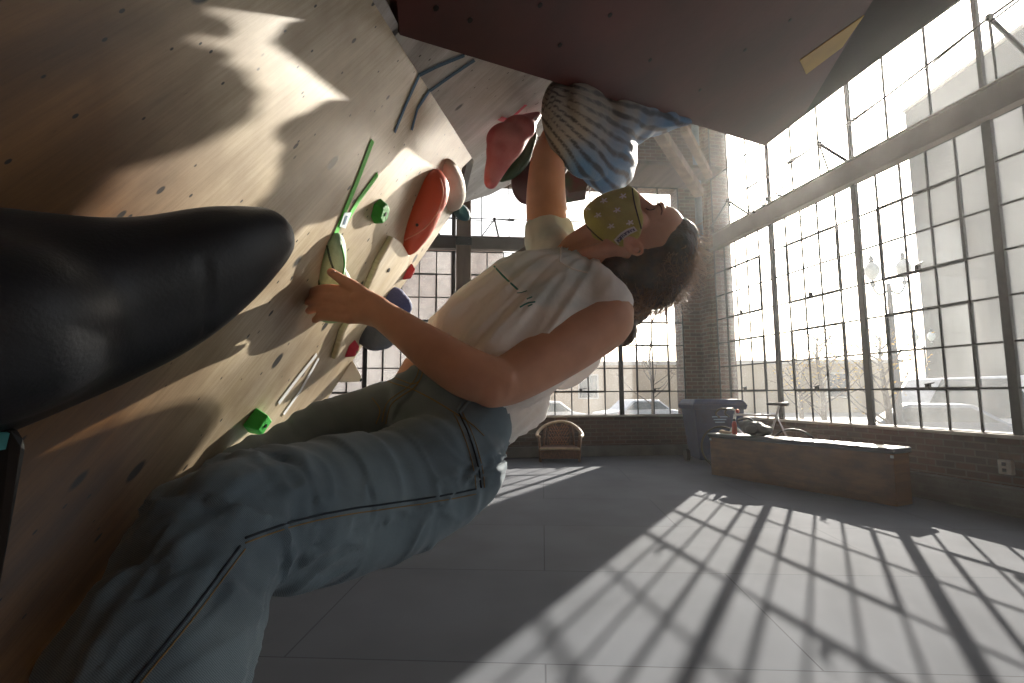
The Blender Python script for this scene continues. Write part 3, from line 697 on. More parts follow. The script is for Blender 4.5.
# --- holds
def holdmat(n, c, alt=None, rough=.65, scale=9): return mat(n, c, rough, var=.14, scale=scale, bump=.25, bscale=140, alt=alt)
def frame_on(p, n, x, y, dx, dy, pf):
    """tangent directions on a board, from the pixel direction dx, dy"""
    t = (pf(x+dx, y+dy)-pf(x, y)).normalized(); return t, n.cross(t).normalized()
def blob(name, parts, matl, vox, label, cat='climbing hold', sm=4, ns=0, nf=20, holes=(), clip=None, group=None, disp=None):
    m = MB()
    for c, ax in parts: m.ell(c, ax, 24, 14)
    me = baked(m.mesh(), vox, sm)
    if disp: disp(me)
    if ns: displace(me, lambda c, n: c+n*(noise.noise(c*nf)*ns))
    o = link(name, me, matl, smooth=True); tag(o, label, cat, group)
    return o
# big dark sloping hold at the left, close to the camera
dk = MB()
path = [at(-200, 340, .46), at(-60, 325, .47), at(60, 308, .50), at(150, 287, .54), at(225, 255, .58), at(266, 237, .61)]
rad = [(.13, .11), (.118, .11), (.097, .10), (.078, .085), (.058, .06), (.040, .04)]
dk.taper(path, rad, 28, 8, up=[UP]*200)
dk.ell(at(30, 335, .50), (RT*.12, UP*.075, FW*.09)).ell(at(150, 300, .545), (RT*.085, UP*.055, FW*.06)).ell(at(-40, 330, .42), (RT*.12, UP*.085, FW*.10))
dk.ell(at(-230, 330, .42)-N1*.06, (N1*.16, UP*.10, N1.cross(UP).normalized()*.13))
me = baked(dk.mesh(), .008, 40)
def _dk(c, n):
    c2 = c + n*(noise.noise(c*8)*.006)
    q = (c-EYE); d_ = q.dot(FW); px = 512+FPX*q.dot(RT)/d_; py = 341.5-FPX*q.dot(UP)/d_
    cx = 203+4*math.sin((py-260)/28); w_ = abs(px-cx)
    if 258 < py < 335 and w_ < 6: c2 = c2 - n*.004*(1-w_/6)
    return c2
displace(me, _dk)
o = link('big_dark_hold', me, mat('charcoal_resin', '202226', .5, var=.35, scale=7, bump=.07, bscale=260, detail=8), smooth=True)
tag(o, 'huge dark charcoal horn-shaped hold jutting in from the left edge', 'climbing hold')

# green pinch under the hand
c = p1(328, 277); t, s = frame_on(c, N1, 330, 275, 6, -38, p1)
root = thing('green_hold', c, 'pale green pinch hold gripped by the climber’s left hand'.replace('’s', ''), 'climbing hold')
root['label'] = 'pale green chalked pinch hold under the left hand of the climber'
m = MB().ell(c+N1*.006+t*.015, (t*.088, s*.036, N1*.024)).ell(c+N1*.008-t*.022, (t*.060, s*.034, N1*.050)).ell(c+N1*.01-t*.060, (t*.045, s*.028, N1*.046))
me = baked(m.mesh(), .004, 4); link('body', me, holdmat('mint_resin', 'a9c9a4', '5f8a62', scale=14), root, smooth=True)
bv = bvh_of(root.children[0])
for k, pl in enumerate(([(326, 238), (329, 255), (333, 268), (337, 276)], [(341, 245), (344, 260), (343, 275), (340, 284)], [(315, 258), (318, 275), (320, 290)])):
    ln = cast_line(bv, pl, .0006)
    if len(ln) > 2: MB().tube(ln, .0022, 6).build('groove_line', mat('green_line', '2f8f3a' if k == 1 else '26402c', .6), root)
c = p1(378, 211); t, s = frame_on(c, N1, 378, 211, 8, -9, p1)
def facet(name, c, t, s, n, a, b, h, matl, label, k=6, bolt=True, tw=0.3, topk=.55, lean=0):
    root = thing(name, c, label, 'climbing hold')
    lo = [c+t*(a*math.cos(tw+2*PI*i/k))+s*(b*math.sin(tw+2*PI*i/k)) for i in range(k)]
    hi = [c+n*h+t*(lean+a*topk*math.cos(tw+2*PI*i/k))+s*(b*topk*math.sin(tw+2*PI*i/k)) for i in range(k)]
    MB().add(lo+hi, [tuple(range(k))[::-1], tuple(range(k, 2*k))]+[(i, (i+1) % k, k+(i+1) % k, k+i) for i in range(k)]).build('body', matl, root, bevel=.003, seg=3)
    if bolt: MB().tube([c+n*(h-.001)+t*lean, c+n*(h+.0015)+t*lean], min(a, b)*.16, 10).build('bolt', M['rod'], root)
    return root
facet('small_green_hold', p1(377, 211), t, s, N1, .030, .032, .022, holdmat('deep_green', '1f7a1d'), 'small dark green screw-on hold between green tape and orange hold', tw=.9, topk=.75)
c = p1(252, 420); t, s = frame_on(c, N1, 252, 420, 10, -14, p1)
facet('small_green_hold', c, t, s, N1, .030, .026, .030, holdmat('bright_green', '35b040'), 'small bright green block hold above the raised thigh', k=4, tw=.75, topk=.8)
# orange hold
c = p1(420, 209); t, s = frame_on(c, N1, 418, 209, 26, -66, p1)
def odisp(me):
    for v in me.vertices:
        d = (v.co-c); u = d.dot(t)
        if d.dot(N1) < -.012: v.co -= N1*(d.dot(N1)+.012)
root = thing('orange_hold', c, 'large smooth orange hold shaped like a split lens', 'climbing hold')
m = MB().ell(c+N1*.01, (t*.125, s*.058, N1*.050)).ell(c+N1*.01-t*.07-s*.004, (t*.066, s*.034, N1*.034)).ell(c+N1*.012+t*.045, (t*.075, s*.055, N1*.052))
me = baked(m.mesh(), .005, 5); odisp(me); link('body', me, mat('orange_resin', 'c2492a', .38, var=.08, scale=12, bump=.08, bscale=100), root, smooth=True)
bv = bvh_of(root.children[0])
ln = cast_line(bv, [(405, 240), (425, 228), (438, 210), (443, 192), (440, 178)], .0004)
if len(ln) > 2: MB().tube(ln, .0022, 6).build('rim_line', mat('chalked_rim', 'd98a72', .6), root, smooth=True)
ln = cast(bv, 417, 225, .0003)
if ln: MB().ball(ln, .0045, 10, 8).build('bolt', M['rod'], root)
# long white wooden strip volume
root = thing('wood_volume', p1(370, 285), 'flat pale wooden volume with rounded end below the orange hold', 'climbing volume')
pv = [p1(388, 235), p1(397, 241), p1(405, 254), p1(403, 266), p1(376, 298), p1(352, 330), p1(330, 358), p1(338, 330), p1(362, 288), p1(374, 260)]
MB().prism(pv, N1*.016).build('body', plywood('pale_volume_wood', 'd2c2a2', 'e5dbc6', tuple(GR), tuple(GC), spots=False), root, bevel=.004)
b_ = p1(383, 268, .016); MB().tube([b_, b_+N1*.002], .006, 10).build('bolt', M['rod'], root)
# rounded white volume behind the orange hold
c = p1(450, 186, .0); t, s = frame_on(c, N1, 450, 186, -4, -20, p1)
blob('white_hold', [(c, (t*.13, s*.045, N1*.05)), (c-t*.06, (t*.07, s*.04, N1*.035))], holdmat('white_resin', 'cdc4b4', scale=5), .006, 'rounded chalky white hold at the wall edge behind the orange hold')
c = p1(456, 210, .02); blob('teal_hold', [(c, (N1*.035, E1v*.03, Vector((0, 0, .03)))), (c-Vector((0, 0, .012)), (N1*.03, E1v*.035, Vector((0, 0, .015))))], holdmat('teal_resin', '2b5a60'), .004, 'small teal hold at the far wall edge next to the timber post')
for (x, y, a, b, h, colr, lb, nm) in ((350, 349, .03, .018, .02, 'a01f35', 'small crimson hold on the sunlit far part of the wall', 'crimson_hold'), (407, 272, .035, .012, .02, '9c2a30', 'narrow crimson hold at the rim of the pale wooden volume', 'crimson_hold')):
    c = p1(x, y); t, s = frame_on(c, N1, x, y, 5, -9, p1); facet(nm, c, t, s, N1, a, b, h, holdmat('crimson_resin_%d' % x, colr), lb, k=5, tw=.2)
c = p1(346, 374); t, s = frame_on(c, N1, 346, 374, 5, -9, p1); facet('white_hold', c, t, s, N1, .045, .03, .045, holdmat('ivory_resin', 'd8cfc0'), 'small white pyramid hold low at the far wall edge', k=3, topk=.2)
c = p1(386, 302); blob('purple_hold', [(c+N1*.02, (N1*.06, GR*.05, GC*.02)), (c+N1*.01+GR*.02, (N1*.04, GR*.04, GC*.02))], holdmat('purple_resin', '39406e'), .005, 'blue-purple fin hold sticking past the far wall edge above the forearm')
c = p1(366, 333); blob('grey_hold', [(c+N1*.02, (N1*.065, GR*.04, GC*.022)), (c+N1*.03, (N1*.045, GR*.045, GC*.02))], holdmat('dark_grey_resin', '4a4f5a'), .005, 'dark grey rounded hold sticking out just below the left forearm')
# pink hold on the overhead panel
c = p2(508, 148, .03)
pk = MB().ell(at(506, 140, 1.50), (RT*.060, UP*.050, FW*.05)).ell(at(519, 128, 1.51), (RT*.052, UP*.038, FW*.04)).ell(at(500, 152, 1.50), (RT*.042, UP*.055, FW*.045)).taper([at(538, 115, 1.55), at(524, 126, 1.52), at(508, 143, 1.505), at(499, 160, 1.50), at(493, 175, 1.50), at(491, 182, 1.50)], [.012, .034, .050, .038, .028, .022], 22, 6)
me = baked(pk.mesh(), .005, 12); o = link('pink_hold', me, mat('dusty_pink_resin', 'b0404c', .5, var=.2, scale=9, alt='c98a8c', bump=.15, bscale=120), smooth=True)
tag(o, 'dusty pink drooping hold on the overhead panel', 'climbing hold')
m = MB().taper([at(533, 135, 1.575), at(523, 155, 1.57), at(510, 170, 1.56), at(502, 178, 1.555)], [.014, .028, .03, .014], 16, 6)
tag(link('dark_green_hold', baked(m.mesh(), .005, 4), holdmat('moss_resin', '2c4a30'), smooth=True), 'dark green hold tucked between the pink and the maroon hold', 'climbing hold')
m = MB().ell(at(533, 162, 1.64), (RT*.062+FW*.07, UP*.088, FW*.04)).ell(at(552, 156, 1.79), (RT*.07+FW*.06, UP*.075, FW*.04)).ell(at(525, 186, 1.60), (RT*.045+FW*.03, UP*.06, FW*.035))
tag(link('maroon_hold', baked(m.mesh(), .007, 5), mat('maroon_resin', '5a2228', .55, var=.3, scale=5, alt='2b2c30'), smooth=True), 'big maroon hold gripped behind the raised arm', 'climbing hold')
c = at(574, 184, 1.64); facet('green_maroon_hold', c+FW*.05, RT, UP, -FW, .06, .055, .09, mat('green_maroon_resin', '35502f', .55, var=.3, scale=14, alt='5a2a2a'), 'small angular green and maroon hold right of the raised arm', k=5, tw=.5, topk=.8, bolt=False)

# big fluted blue hold hanging from the red roof
m = MB(); D0 = 1.62; k_ = D0/FPX
def E_(x, y, rx, ry, rd, dd=0): m.ell(at(x, y, D0+dd), (RT*(rx*k_), UP*(ry*k_), FW*rd), 28, 16)
m.ell(at(599, 143, 1.62), (RT*(44*k_)+FW*.25, UP*(46*k_), FW*.165), 32, 18)
m.ell(at(583, 130, 1.445), (RT*(40*k_)+FW*.12, UP*(44*k_), FW*.07), 28, 16); m.ell(at(602, 157, 1.59), (RT*(36*k_)+FW*.14, UP*(34*k_), FW*.12), 28, 16); m.ell(at(612, 150, 1.65), (RT*(33*k_)+FW*.12, UP*(38*k_), FW*.14), 28, 16); m.ell(at(588, 105, 1.47), (RT*(26*k_)+FW*.08, UP*(33*k_), FW*.07), 24, 14)
E_(567, 92, 12, 22, .05, -.22); E_(620, 120, 42, 28, .12, .10); E_(648, 122, 34, 13, .09, .16)
m.taper([at(610, 116, D0-.05), at(650, 119, D0+.1), at(690, 122, D0+.2)], [.07, .05, .012], 20, 5)
me = baked(m.mesh(), .008, 8)
flute = []; blu = []
def _fl(c, n):
    q = c-EYE; d_ = q.dot(FW); px = 512+FPX*q.dot(RT)/d_; py = 341.5-FPX*q.dot(UP)/d_
    an = math.atan2(py-62, px-500); f = an*74+noise.noise(c*10)*2.2
    fade = max(0, min(1, (px-548)/20))*max(0, min(1, (668-px)/40))
    flute.append(.5+.5*math.sin(f)+noise.noise(c*30)*.30); blu.append(max(0, min(1, (py-128+(px-580)*.55)/55+noise.noise(c*14)*.5)))
    return c + n*((abs(math.sin(f*.5))-.6)*.0042*fade)
displace(me, _fl)
fa = me.attributes.new('flute', 'FLOAT', 'POINT'); fa.data.foreach_set('value', flute)
fb = me.attributes.new('blueness', 'FLOAT', 'POINT'); fb.data.foreach_set('value', blu)
bm2 = mat('fluted_blue_resin', '2d4866', .6, var=.2, scale=16, bump=.25, bscale=90, detail=8)
N_, L_, b_ = nodes(bm2); at_ = N_.new('ShaderNodeAttribute'); at_.attribute_name = 'flute'
rp_ = N_.new('ShaderNodeValToRGB'); e_ = rp_.color_ramp.elements
e_[0].position = .08; e_[0].color = (.16, .16, .18, 1); e_[1].position = .5; e_[1].color = (1, 1, 1, 1)
L_.new(at_.outputs['Fac'], rp_.inputs[0])
ab_ = N_.new('ShaderNodeAttribute'); ab_.attribute_name = 'blueness'
m1_ = N_.new('ShaderNodeMix'); m1_.data_type = 'RGBA'; m1_.inputs[6].default_value = (*hexc('857d74'), 1); m1_.inputs[7].default_value = (*hexc('37628c'), 1); L_.new(ab_.outputs['Fac'], m1_.inputs[0])
m2_ = N_.new('ShaderNodeMix'); m2_.data_type = 'RGBA'; m2_.blend_type = 'MULTIPLY'; m2_.inputs[0].default_value = 1; L_.new(m1_.outputs[2], m2_.inputs[6]); L_.new(rp_.outputs[0], m2_.inputs[7]); L_.new(m2_.outputs[2], b_.inputs['Base Color'])
o = link('fluted_blue_hold', me, bm2, smooth=True); tag(o, 'large bulging fluted blue-grey hold hanging right above the face mask', 'climbing hold')

# tapes
def strip(pts, wpx, pf, off=.0015):
    P = [pf(x, y, off) for x, y in pts]; m = MB(); L = []
    nrm = N1 if pf is p1 else N2
    for i, p in enumerate(P):
        t = (P[min(i+1, len(P)-1)]-P[max(i-1, 0)]).normalized(); s = nrm.cross(t); L += [p-s*wpx, p+s*wpx]
    k = len(P); top_ = [l+nrm*.0006 for l in L]
    m.add(L+top_, [(2*i, 2*i+1, 2*i+3, 2*i+2) for i in range(k-1)]+[(2*k+2*i, 2*k+2*i+2, 2*k+2*i+3, 2*k+2*i+1) for i in range(k-1)]+[(2*i, 2*i+2, 2*k+2*i+2, 2*k+2*i) for i in range(k-1)]+[(2*i+1, 2*k+2*i+1, 2*k+2*i+3, 2*i+3) for i in range(k-1)])
    return m
gt = mat('green_tape', '4fc43a', .55, var=.06); bt_ = mat('blue_tape', '42647e', .6, var=.08); wt = mat('silver_tape', 'd8dadb', .5, var=.05); pt = mat('pink_tape', 'e2405e', .5, var=.05)
tag(strip([(372, 140), (357, 180), (334, 236)], .0075, p1).build('green_tape', gt), 'longer green tape strip leading down to the green hold', 'tape')
tag(strip([(377, 174), (358, 200), (343, 226)], .0068, p1).build('green_tape', gt), 'shorter green tape strip right of the longer one', 'tape')
o = MB().prism([p1(338, 226, .003), p1(343, 212, .003), p1(350, 212, .003), p1(344, 228, .003)], N1*.0008).build('route_tag', mat('white_tag', 'cfe0e6', .6)); tag(o, 'small white route tag where the two green tapes meet', 'tag')
MB().prism([p1(341, 224, .0042), p1(344, 215, .0042), p1(346, 215, .0042), p1(343, 224, .0042)], N1*.0004).build('blue_mark', bt_, o)
for (seg1, seg2, lb) in (([(394, 132), (405, 105), (419, 74)], [(419, 74), (437, 65), (464, 54)], 'left one of the two blue tape strips crossing the seam'), ([(411, 130), (417, 108), (429, 90)], [(429, 90), (450, 75), (474, 59)], 'right one of the two blue tape strips crossing the seam')):
    root = thing('blue_tape', p1(*seg1[0]), lb, 'tape')
    strip(seg1, .0058, p1).build('lower_strip', bt_, root); strip(seg2, .0062, p2, .003).build('upper_strip', bt_, root)
tag(strip([(278, 403), (297, 378), (316, 354)], .006, p1).build('silver_tape', wt), 'left one of two silver tape strips above the thigh', 'tape')
tag(strip([(283, 414), (300, 390), (318, 358)], .005, p1).build('silver_tape', wt), 'right one of two silver tape strips above the thigh', 'tape')
tag(strip([(499, 117), (508, 120)], .009, p2, .004).build('pink_tape', pt), 'short wide pink tape piece at the top of the pink hold', 'tape')
tag(strip([(508, 119), (525, 103)], .007, p2, .006).build('pink_tape', pt), 'slanting pink tape strip above the pink hold', 'tape')
# black padded panel at the lower left edge
q = [at(-60, 425, .46), at(22, 428, .47), at(31, 445, .475), at(3, 600, .44), at(-80, 640, .42)]
root = thing('black_mat', q[2], 'black padded mat against the wall at the lower left edge', 'mat')
MB().prism(q, -N1*.05).build('pad', mat('black_vinyl', '191a1c', .5, var=.3, scale=10), root, bevel=.01)
MB().prism([at(-8, 432, .462), at(7, 432, .466), at(3, 448, .463), at(-10, 450, .458)], N1*.003).build('teal_patch', mat('teal_patch', '4fa3a6', .5), root)

# made-up bag, added unseen behind the climber's chest to shade the lower-left wall
gb = at(505, 335, 1.62); root = thing('shade_bag', gb, 'unseen grey bag added behind the chest of the climber to shade the wall', 'bag')
gm = MB().taper([at(541, 248, 1.63), at(525, 268, 1.63), at(511, 288, 1.62), at(506, 308, 1.62), at(505, 326, 1.62)], [(.03, .03), (.066, .05), (.082, .055), (.085, .055), (.078, .05)], 24, 6)
gme = baked(gm.mesh(), .008, 4); displace(gme, lambda c, n: c+n*(noise.noise(c*14)*.006)); link('sack', gme, mat('grey_canvas', '5a5c5e', .9, var=.15, scale=12, bump=.2), root, smooth=True)
MB().tube([at(541, 250, 1.63), at(540, 226, 1.625), at(538, 200, 1.62)], .007, 8).build('strap', M['nylon'], root)

# ================================================================== THE CLIMBER
def V3(X, D, Z): return RT*X + FW*D + UP*Z
SPN = V3(.66, .41, .62).normalized()
LAT = V3(-.70, .63, .34); LAT = (LAT-SPN*LAT.dot(SPN)).normalized()     # towards the far (right) shoulder
FRT = V3(-.25, -.66, .70); FRT = (FRT-SPN*FRT.dot(SPN)-LAT*FRT.dot(LAT)).normalized()
HZ = (RT*.995 - UP*.04).normalized(); HY = (UP*.985 - FW*.15 + RT*.03); HY = (HY-HZ*HY.dot(HZ)).normalized(); HL = HY.cross(HZ)
if HL.dot(FW) > 0: HL = -HL
HC = at(634, 247, 1.2)
def hp(a, b, c): return HC + HL*a + HY*b + HZ*c
def hell(m, c, r, seg=22): m.ell(hp(*c), (HL*r[0], HY*r[1], HZ*r[2]), seg, 14)
skin = mat('tanned_skin', 'c9967a', .5, var=.07, scale=20, bump=.05, bscale=250, sub=.25, spec=.35)

b = MB()
# head
hell(b, (0, -.012, .045), (.076, .098, .088)); hell(b, (0, .046, .058), (.058, .053, .055)); hell(b, (0, .034, -.02), (.060, .058, .068))
hell(b, (0, .034, -.075), (.047, .048, .043)); hell(b, (0, .066, -.095), (.022, .020, .022))
for s in (-1, 1):
    hell(b, (.042*s, .056, -.006), (.022, .024, .024)); hell(b, (.027*s, .090, .046), (.026, .013, .010)); hell(b, (.030*s, .0765, .026), (.0155, .0155, .012)); hell(b, (.012*s, .112, -.022), (.008, .010, .010))
    hell(b, (.052*s, .0, -.05), (.018, .03, .035))
hell(b, (0, .086, .012), (.022, .022, .030)); b.taper([hp(0, .090, .034), hp(0, .106, .010), hp(0, .124, -.016)], [.009, .0095, .012], 12, 5)
hell(b, (0, .092, -.055), (.022, .012, .015))
# ear, near side and far side
for s in (-1, 1):
    ax1 = (HZ*.75 - HY*.62).normalized(); ax2 = ax1.cross(HL).normalized(); ec = hp(.079*s, -.002, -.021)
    pts = [ec + ax1*(.023*math.cos(t)) + ax2*(.014*math.sin(t)) + HL*s*(.008+.004*math.cos(t)) for t in [2*PI*i/18 for i in range(18)]]
    b.tube(pts, .0042, 8, closed=True, cap=False); b.ell(ec-HL*s*.004, (ax1*.021, ax2*.012, HL*.006), 16, 10)
    b.ell(ec - ax1*.019+HL*s*.004, (ax1*.009, ax2*.009, HL*.005), 12, 8)
    b.tube([ec+ax1*.010-ax2*.006+HL*s*.006, ec+ax1*.002+ax2*.004+HL*s*.008, ec-ax1*.012+ax2*.003+HL*s*.006], .003, 8)
# neck
b.taper([at(556, 288, 1.19), at(575, 270, 1.2), at(593, 260, 1.2), at(613, 250, 1.2), hp(0, -.02, .0)], [.075, .062, .055, .056, .055], 22, 5)
b.taper([at(572, 258, 1.155), at(596, 250, 1.145), hp(.06, .0, -.02)], [.012, .014, .014], 12, 5)   # neck muscle
b.taper([at(563, 262, 1.19), at(573, 245, 1.2), hp(0, .045, -.085)], [.03, .026, .022], 14, 5)      # throat
# torso under the shirt
up_t = [LAT]*400
b.taper([at(446, 428, 1.0), at(442, 392, 1.03), at(466, 372, 1.05), at(512, 333, 1.10), at(548, 300, 1.155), at(566, 280, 1.19)], [(.100, .080), (.114, .086), (.105, .078), (.085, .055), (.085, .050), (.08, .045)], 30, 5, up=up_t)
# shoulders
b.taper([at(572, 282, 1.17), at(598, 306, 1.09)], [.06, .055], 20, 5); b.taper([at(566, 270, 1.22), at(552, 243, 1.32)], [.055, .052], 20, 5)
# near (left) arm
b.taper([at(595, 309, 1.085), at(605, 318, 1.07), at(578, 338, 1.03), at(545, 358, .98), at(512, 378, .93), at(492, 384, .905)], [.055, .062, .060, .056, .047, .043], 26, 6)
b.ell(at(600, 312, 1.075), (RT*.057, UP*.060, FW*.055), 24, 14)
b.ell(at(510, 393, .92), (RT*.026, UP*.022, FW*.025), 16, 10)      # point of the elbow
b.taper([at(500, 382, .91), at(470, 374, .905), at(437, 354, .915), at(408, 333, .93), at(384, 316, .95), at(372, 309, .96)], [(.042, .044), (.046, .046), (.042, .040), (.034, .031), (.029, .024), (.028, .021)], 24, 6, up=[UP]*400)
# left hand: palm, fingers, thumb
def finger(m, pts, r): m.taper(pts, r, 12, 5)
b.taper([at(380, 313, .955), at(364, 307, .968), at(350, 306, .985)], [(.030, .020), (.034, .017), (.036, .012)], 20, 6, up=[UP]*300)
b.ell(at(364, 298, .968), (RT*.028, UP*.016, FW*.015), 16, 10)
FING = [[(352, 293, .985), (333, 289, 1.005), (320, 289, 1.022), (312, 292, 1.036)],
        [(348, 302, .982), (329, 298, 1.003), (316, 299, 1.020), (308, 302, 1.034)],
        [(347, 311, .979), (328, 308, .998), (316, 308, 1.012), (309, 311, 1.024)],
        [(349, 319, .976), (332, 317, .990), (321, 317, 1.001), (315, 320, 1.010)]]
for k, f in enumerate(FING):
    r0 = (.0106, .0110, .0106, .0096)[k]; finger(b, [at(*q) for q in f], [r0, r0*.95, r0*.88, r0*.78])
    b.ell(at(*f[0]), (RT*.012, UP*.0105, FW*.0105), 12, 8)
finger(b, [at(374, 303, .962), at(356, 288, .975), at(341, 279, .985), at(331, 272, .992)], [.015, .0125, .0105, .0088])
# far (right) arm up to its hold
b.taper([at(552, 250, 1.30), at(549, 232, 1.335), at(546, 200, 1.37), at(547, 168, 1.395), at(549, 152, 1.405)], [.056, .057, .054, .049, .044], 24, 6)
b.taper([at(549, 155, 1.405), at(556, 138, 1.42), at(563, 122, 1.43), at(567, 113, 1.43)], [.045, .042, .032, .027], 20, 6)
b.taper([at(567, 114, 1.43), at(569, 104, 1.43), at(570, 97, 1.43)], [(.030, .018), (.036, .015), (.037, .013)], 16, 5, up=[RT]*200)
for k in range(4):
    x = 561+6*k; finger(b, [at(x, 97, 1.43), at(x, 89, 1.44), at(x+1, 85, 1.46), at(x+1, 89, 1.475)], [.0095, .009, .0085, .0075])
finger(b, [at(561, 108, 1.43), at(555, 102, 1.44), at(554, 97, 1.45)], [.012, .0105, .009])
me = baked(b.mesh(), .0034, 5, .5)
person = link('person', me, skin, smooth=True)
tag(person, 'climber in white cut-off tee, blue jeans and green face mask leaning back under the wall', 'person')
BP = bvh_of(person)
# fingernails
nail = mat('fingernail', 'b98a74', .35)
for q in ((333, 272),):
    p = cast(BP, *q, .0002)
    if p: MB().ell(p, (RT*.005, UP*.004, FW*.0015), 12, 8).build('fingernail', nail, person, smooth=True)
# closed eye with lashes and brow
dark = mat('lash_brown', '2a1c16', .7)
ln = cast_line(BP, [(646, 208.5), (649, 210), (652, 210), (654.5, 209)], .0008)
if len(ln) > 2: MB().tube(ln, .0009, 6).build('eyelashes', dark, person)
ln = cast_line(BP, [(658, 203.5), (661, 206.5), (662, 211), (661, 215)], .0004)
if len(ln) > 2: MB().tube(ln, .0013, 6).build('eyebrow', mat('brow_brown', '6a4a38', .8), person)

# ---- face mask (stretched tube scarf)
def hull(pts, name='h'):
    bm = bmesh.new()
    for p in pts: bm.verts.new(p)
    r = bmesh.ops.convex_hull(bm, input=bm.verts)
    bmesh.ops.delete(bm, geom=[v for v in bm.verts if not v.link_faces], context='VERTS')
    me = bpy.data.meshes.new(name); bm.to_mesh(me); bm.free(); return me
P_ = []
for (a, bb_, c, r) in ((0, .128, -.022, .014), (0, .120, -.008, .010), (0, .104, -.055, .026), (0, .094, -.082, .024), (0, .076, -.104, .022), (0, .116, -.038, .020), (.03, .066, -.095, .02), (-.03, .066, -.095, .02), (.055, .064, -.008, .013), (-.055, .064, -.008, .013),
                       (.066, .008, -.042, .018), (-.066, .008, -.042, .018), (.075, .024, -.012, .009), (-.075, .024, -.012, .009), (.03, .02, -.085, .02), (-.03, .02, -.085, .02), (.03, .10, -.02, .010), (-.03, .10, -.02, .010)):
    for i in range(5):
        for j in range(8):
            th = PI*(i+.5)/5; ph = 2*PI*j/8; P_.append(hp(a+r*math.sin(th)*math.cos(ph), bb_+r*math.sin(th)*math.sin(ph), c+r*math.cos(th)))
hm = hull(P_)
me = baked(hm, .004, 26)
displace(me, lambda c, n: c+n*(noise.noise(c*22)*.0022))
mk = link('face_mask', me, mat('olive_fabric', 'a89e48', .85, var=.12, scale=30, bump=.3, bscale=320, sheen=.2), person, smooth=True)
mk['label'] = 'olive green patterned face mask'
BM = bvh_of(mk)
pip = mat('dark_hem', '2c2a1c', .8)
for pl in ([(632, 187), (633, 196), (635, 206), (638, 217), (641, 229)], [(583, 220), (588, 227), (597, 236), (606, 243), (615, 249), (620, 251)]):
    ln = cast_line(BM, pl, .0008)
    if len(ln) > 2: MB().tube(ln, .0016, 6).build('hem', pip, mk)
wm = mat('white_print', 'd9d3bb', .8); 
for (x, y) in ((587, 208), (604, 200.5), (623, 196), (598, 215), (617, 210), (611, 226), (630, 222.5), (611, 205.5)):
    if (x, y) == (611, 205.5): continue
    mt = MB()
    for st in ([(-3.6, 1.8), (-.6, .6), (2.6, -1.8)], [(-1.6, -1.8), (0, .4), (-.8, 2.8)], [(.4, .4), (3.2, 1.6)]):
        ln = [cast(BM, x+dx, y+dy, .0006) for dx, dy in st]; ln = [q for q in ln if q]
        if len(ln) > 1: mt.tube(ln, .0017, 5)
    if mt.v: mt.build('printed_motif', wm, mk)
def patch(bv, quadpts, lift, name, matl, par):
    P = [cast(bv, x, y, lift) for x, y in quadpts]
    if any(p is None for p in P): return None
    n = len(P)//2; mm = MB(); N = (EYE-P[0]).normalized()*.0006; vs = P+[p+N for p in P]; k = len(P)
    fs = [(i, i+1, k-2-i, k-1-i) for i in range(n-1)]
    mm.add(vs, [tuple(q) for q in fs]+[tuple(q+k for q in f) for f in fs]); return mm.build(name, matl, par)
lb = patch(BM, [(614, 240), (620, 233.5), (627, 229), (634, 226.5), (637.5, 231), (631, 234), (625, 238), (618.5, 245)], .0012, 'label', mat('cream_label', 'c9c4b2', .8), mk)
lb2 = patch(BM, [(616.5, 240.4), (621, 235.4), (627.5, 231.2), (633.4, 228.8), (635.2, 231), (630, 233), (624.5, 236.6), (619.3, 242.6)], .0024, 'label_panel', mat('slate_label', '4d4b52', .8), mk)
lt = MB()
for (x, y, g) in ((619.5, 240.2, 'Z'), (622, 237.6, 'I'), (624, 236, 'O'), (627.2, 233.9, 'X'), (630, 232.2, 'I'), (632.2, 231.1, 'X')):
    sh = {'Z': [[(-1, -1.2), (1, -1.2), (-1, 1.2), (1, 1.2)]], 'I': [[(0, -1.4), (0, 1.4)]], 'O': [[(-.9, -1.1), (.9, -1.1), (.9, 1.1), (-.9, 1.1), (-.9, -1.1)]], 'X': [[(-.9, -1.2), (.9, 1.2)], [(.9, -1.2), (-.9, 1.2)]]}[g]
    for s_ in sh:
        ca, sa = math.cos(-.62), math.sin(-.62); ln = [cast(BM, x+ca*dx-sa*dy, y+sa*dx+ca*dy, .0034) for dx, dy in s_]; ln = [q for q in ln if q]
        if len(ln) > 1: lt.tube(ln, .0006, 4)
if lt.v: lt.build('label_lettering', mat('white_letters', 'cfcbc0', .8), mk)

# ---- hair
hairm = mat('dark_brown_hair', '2c1d14', .42, var=.3, scale=60, stretch=(1, 1, 1), bump=.5, bscale=150, alt='4a3020')
h = MB()
hell(h, (0, -.040, .050), (.086, .088, .092)); hell(h, (0, .020, .094), (.066, .052, .050)); hell(h, (0, -.004, .084), (.088, .062, .060)); hell(h, (0, -.088, .052), (.068, .060, .064)); hell(h, (0, -.075, .0), (.072, .052, .062)); hell(h, (.022, -.050, -.050), (.058, .030, .046)); hell(h, (-.022, -.050, -.050), (.058, .030, .046))
h.taper([hp(0, -.075, -.01), hp(0, -.062, -.055), hp(0, -.050, -.085)], [(.066, .045), (.050, .036), (.03, .02)], 20, 5, up=[HL]*200)
me = baked(h.mesh(), .005, 4)
def _hr(c, n): q = c-HC; return c+n*(noise.noise(Vector((q.dot(HL)*40, q.dot(HY)*14, q.dot(HZ)*14)))*.005 + noise.noise(q*90)*.0016)
displace(me, _hr)
hair = link('hair', me, hairm, person, smooth=True)
BH = BVHTree.FromPolygons([v.co+wloc(hair) for v in me.vertices], [tuple(p.vertices) for p in me.polygons])
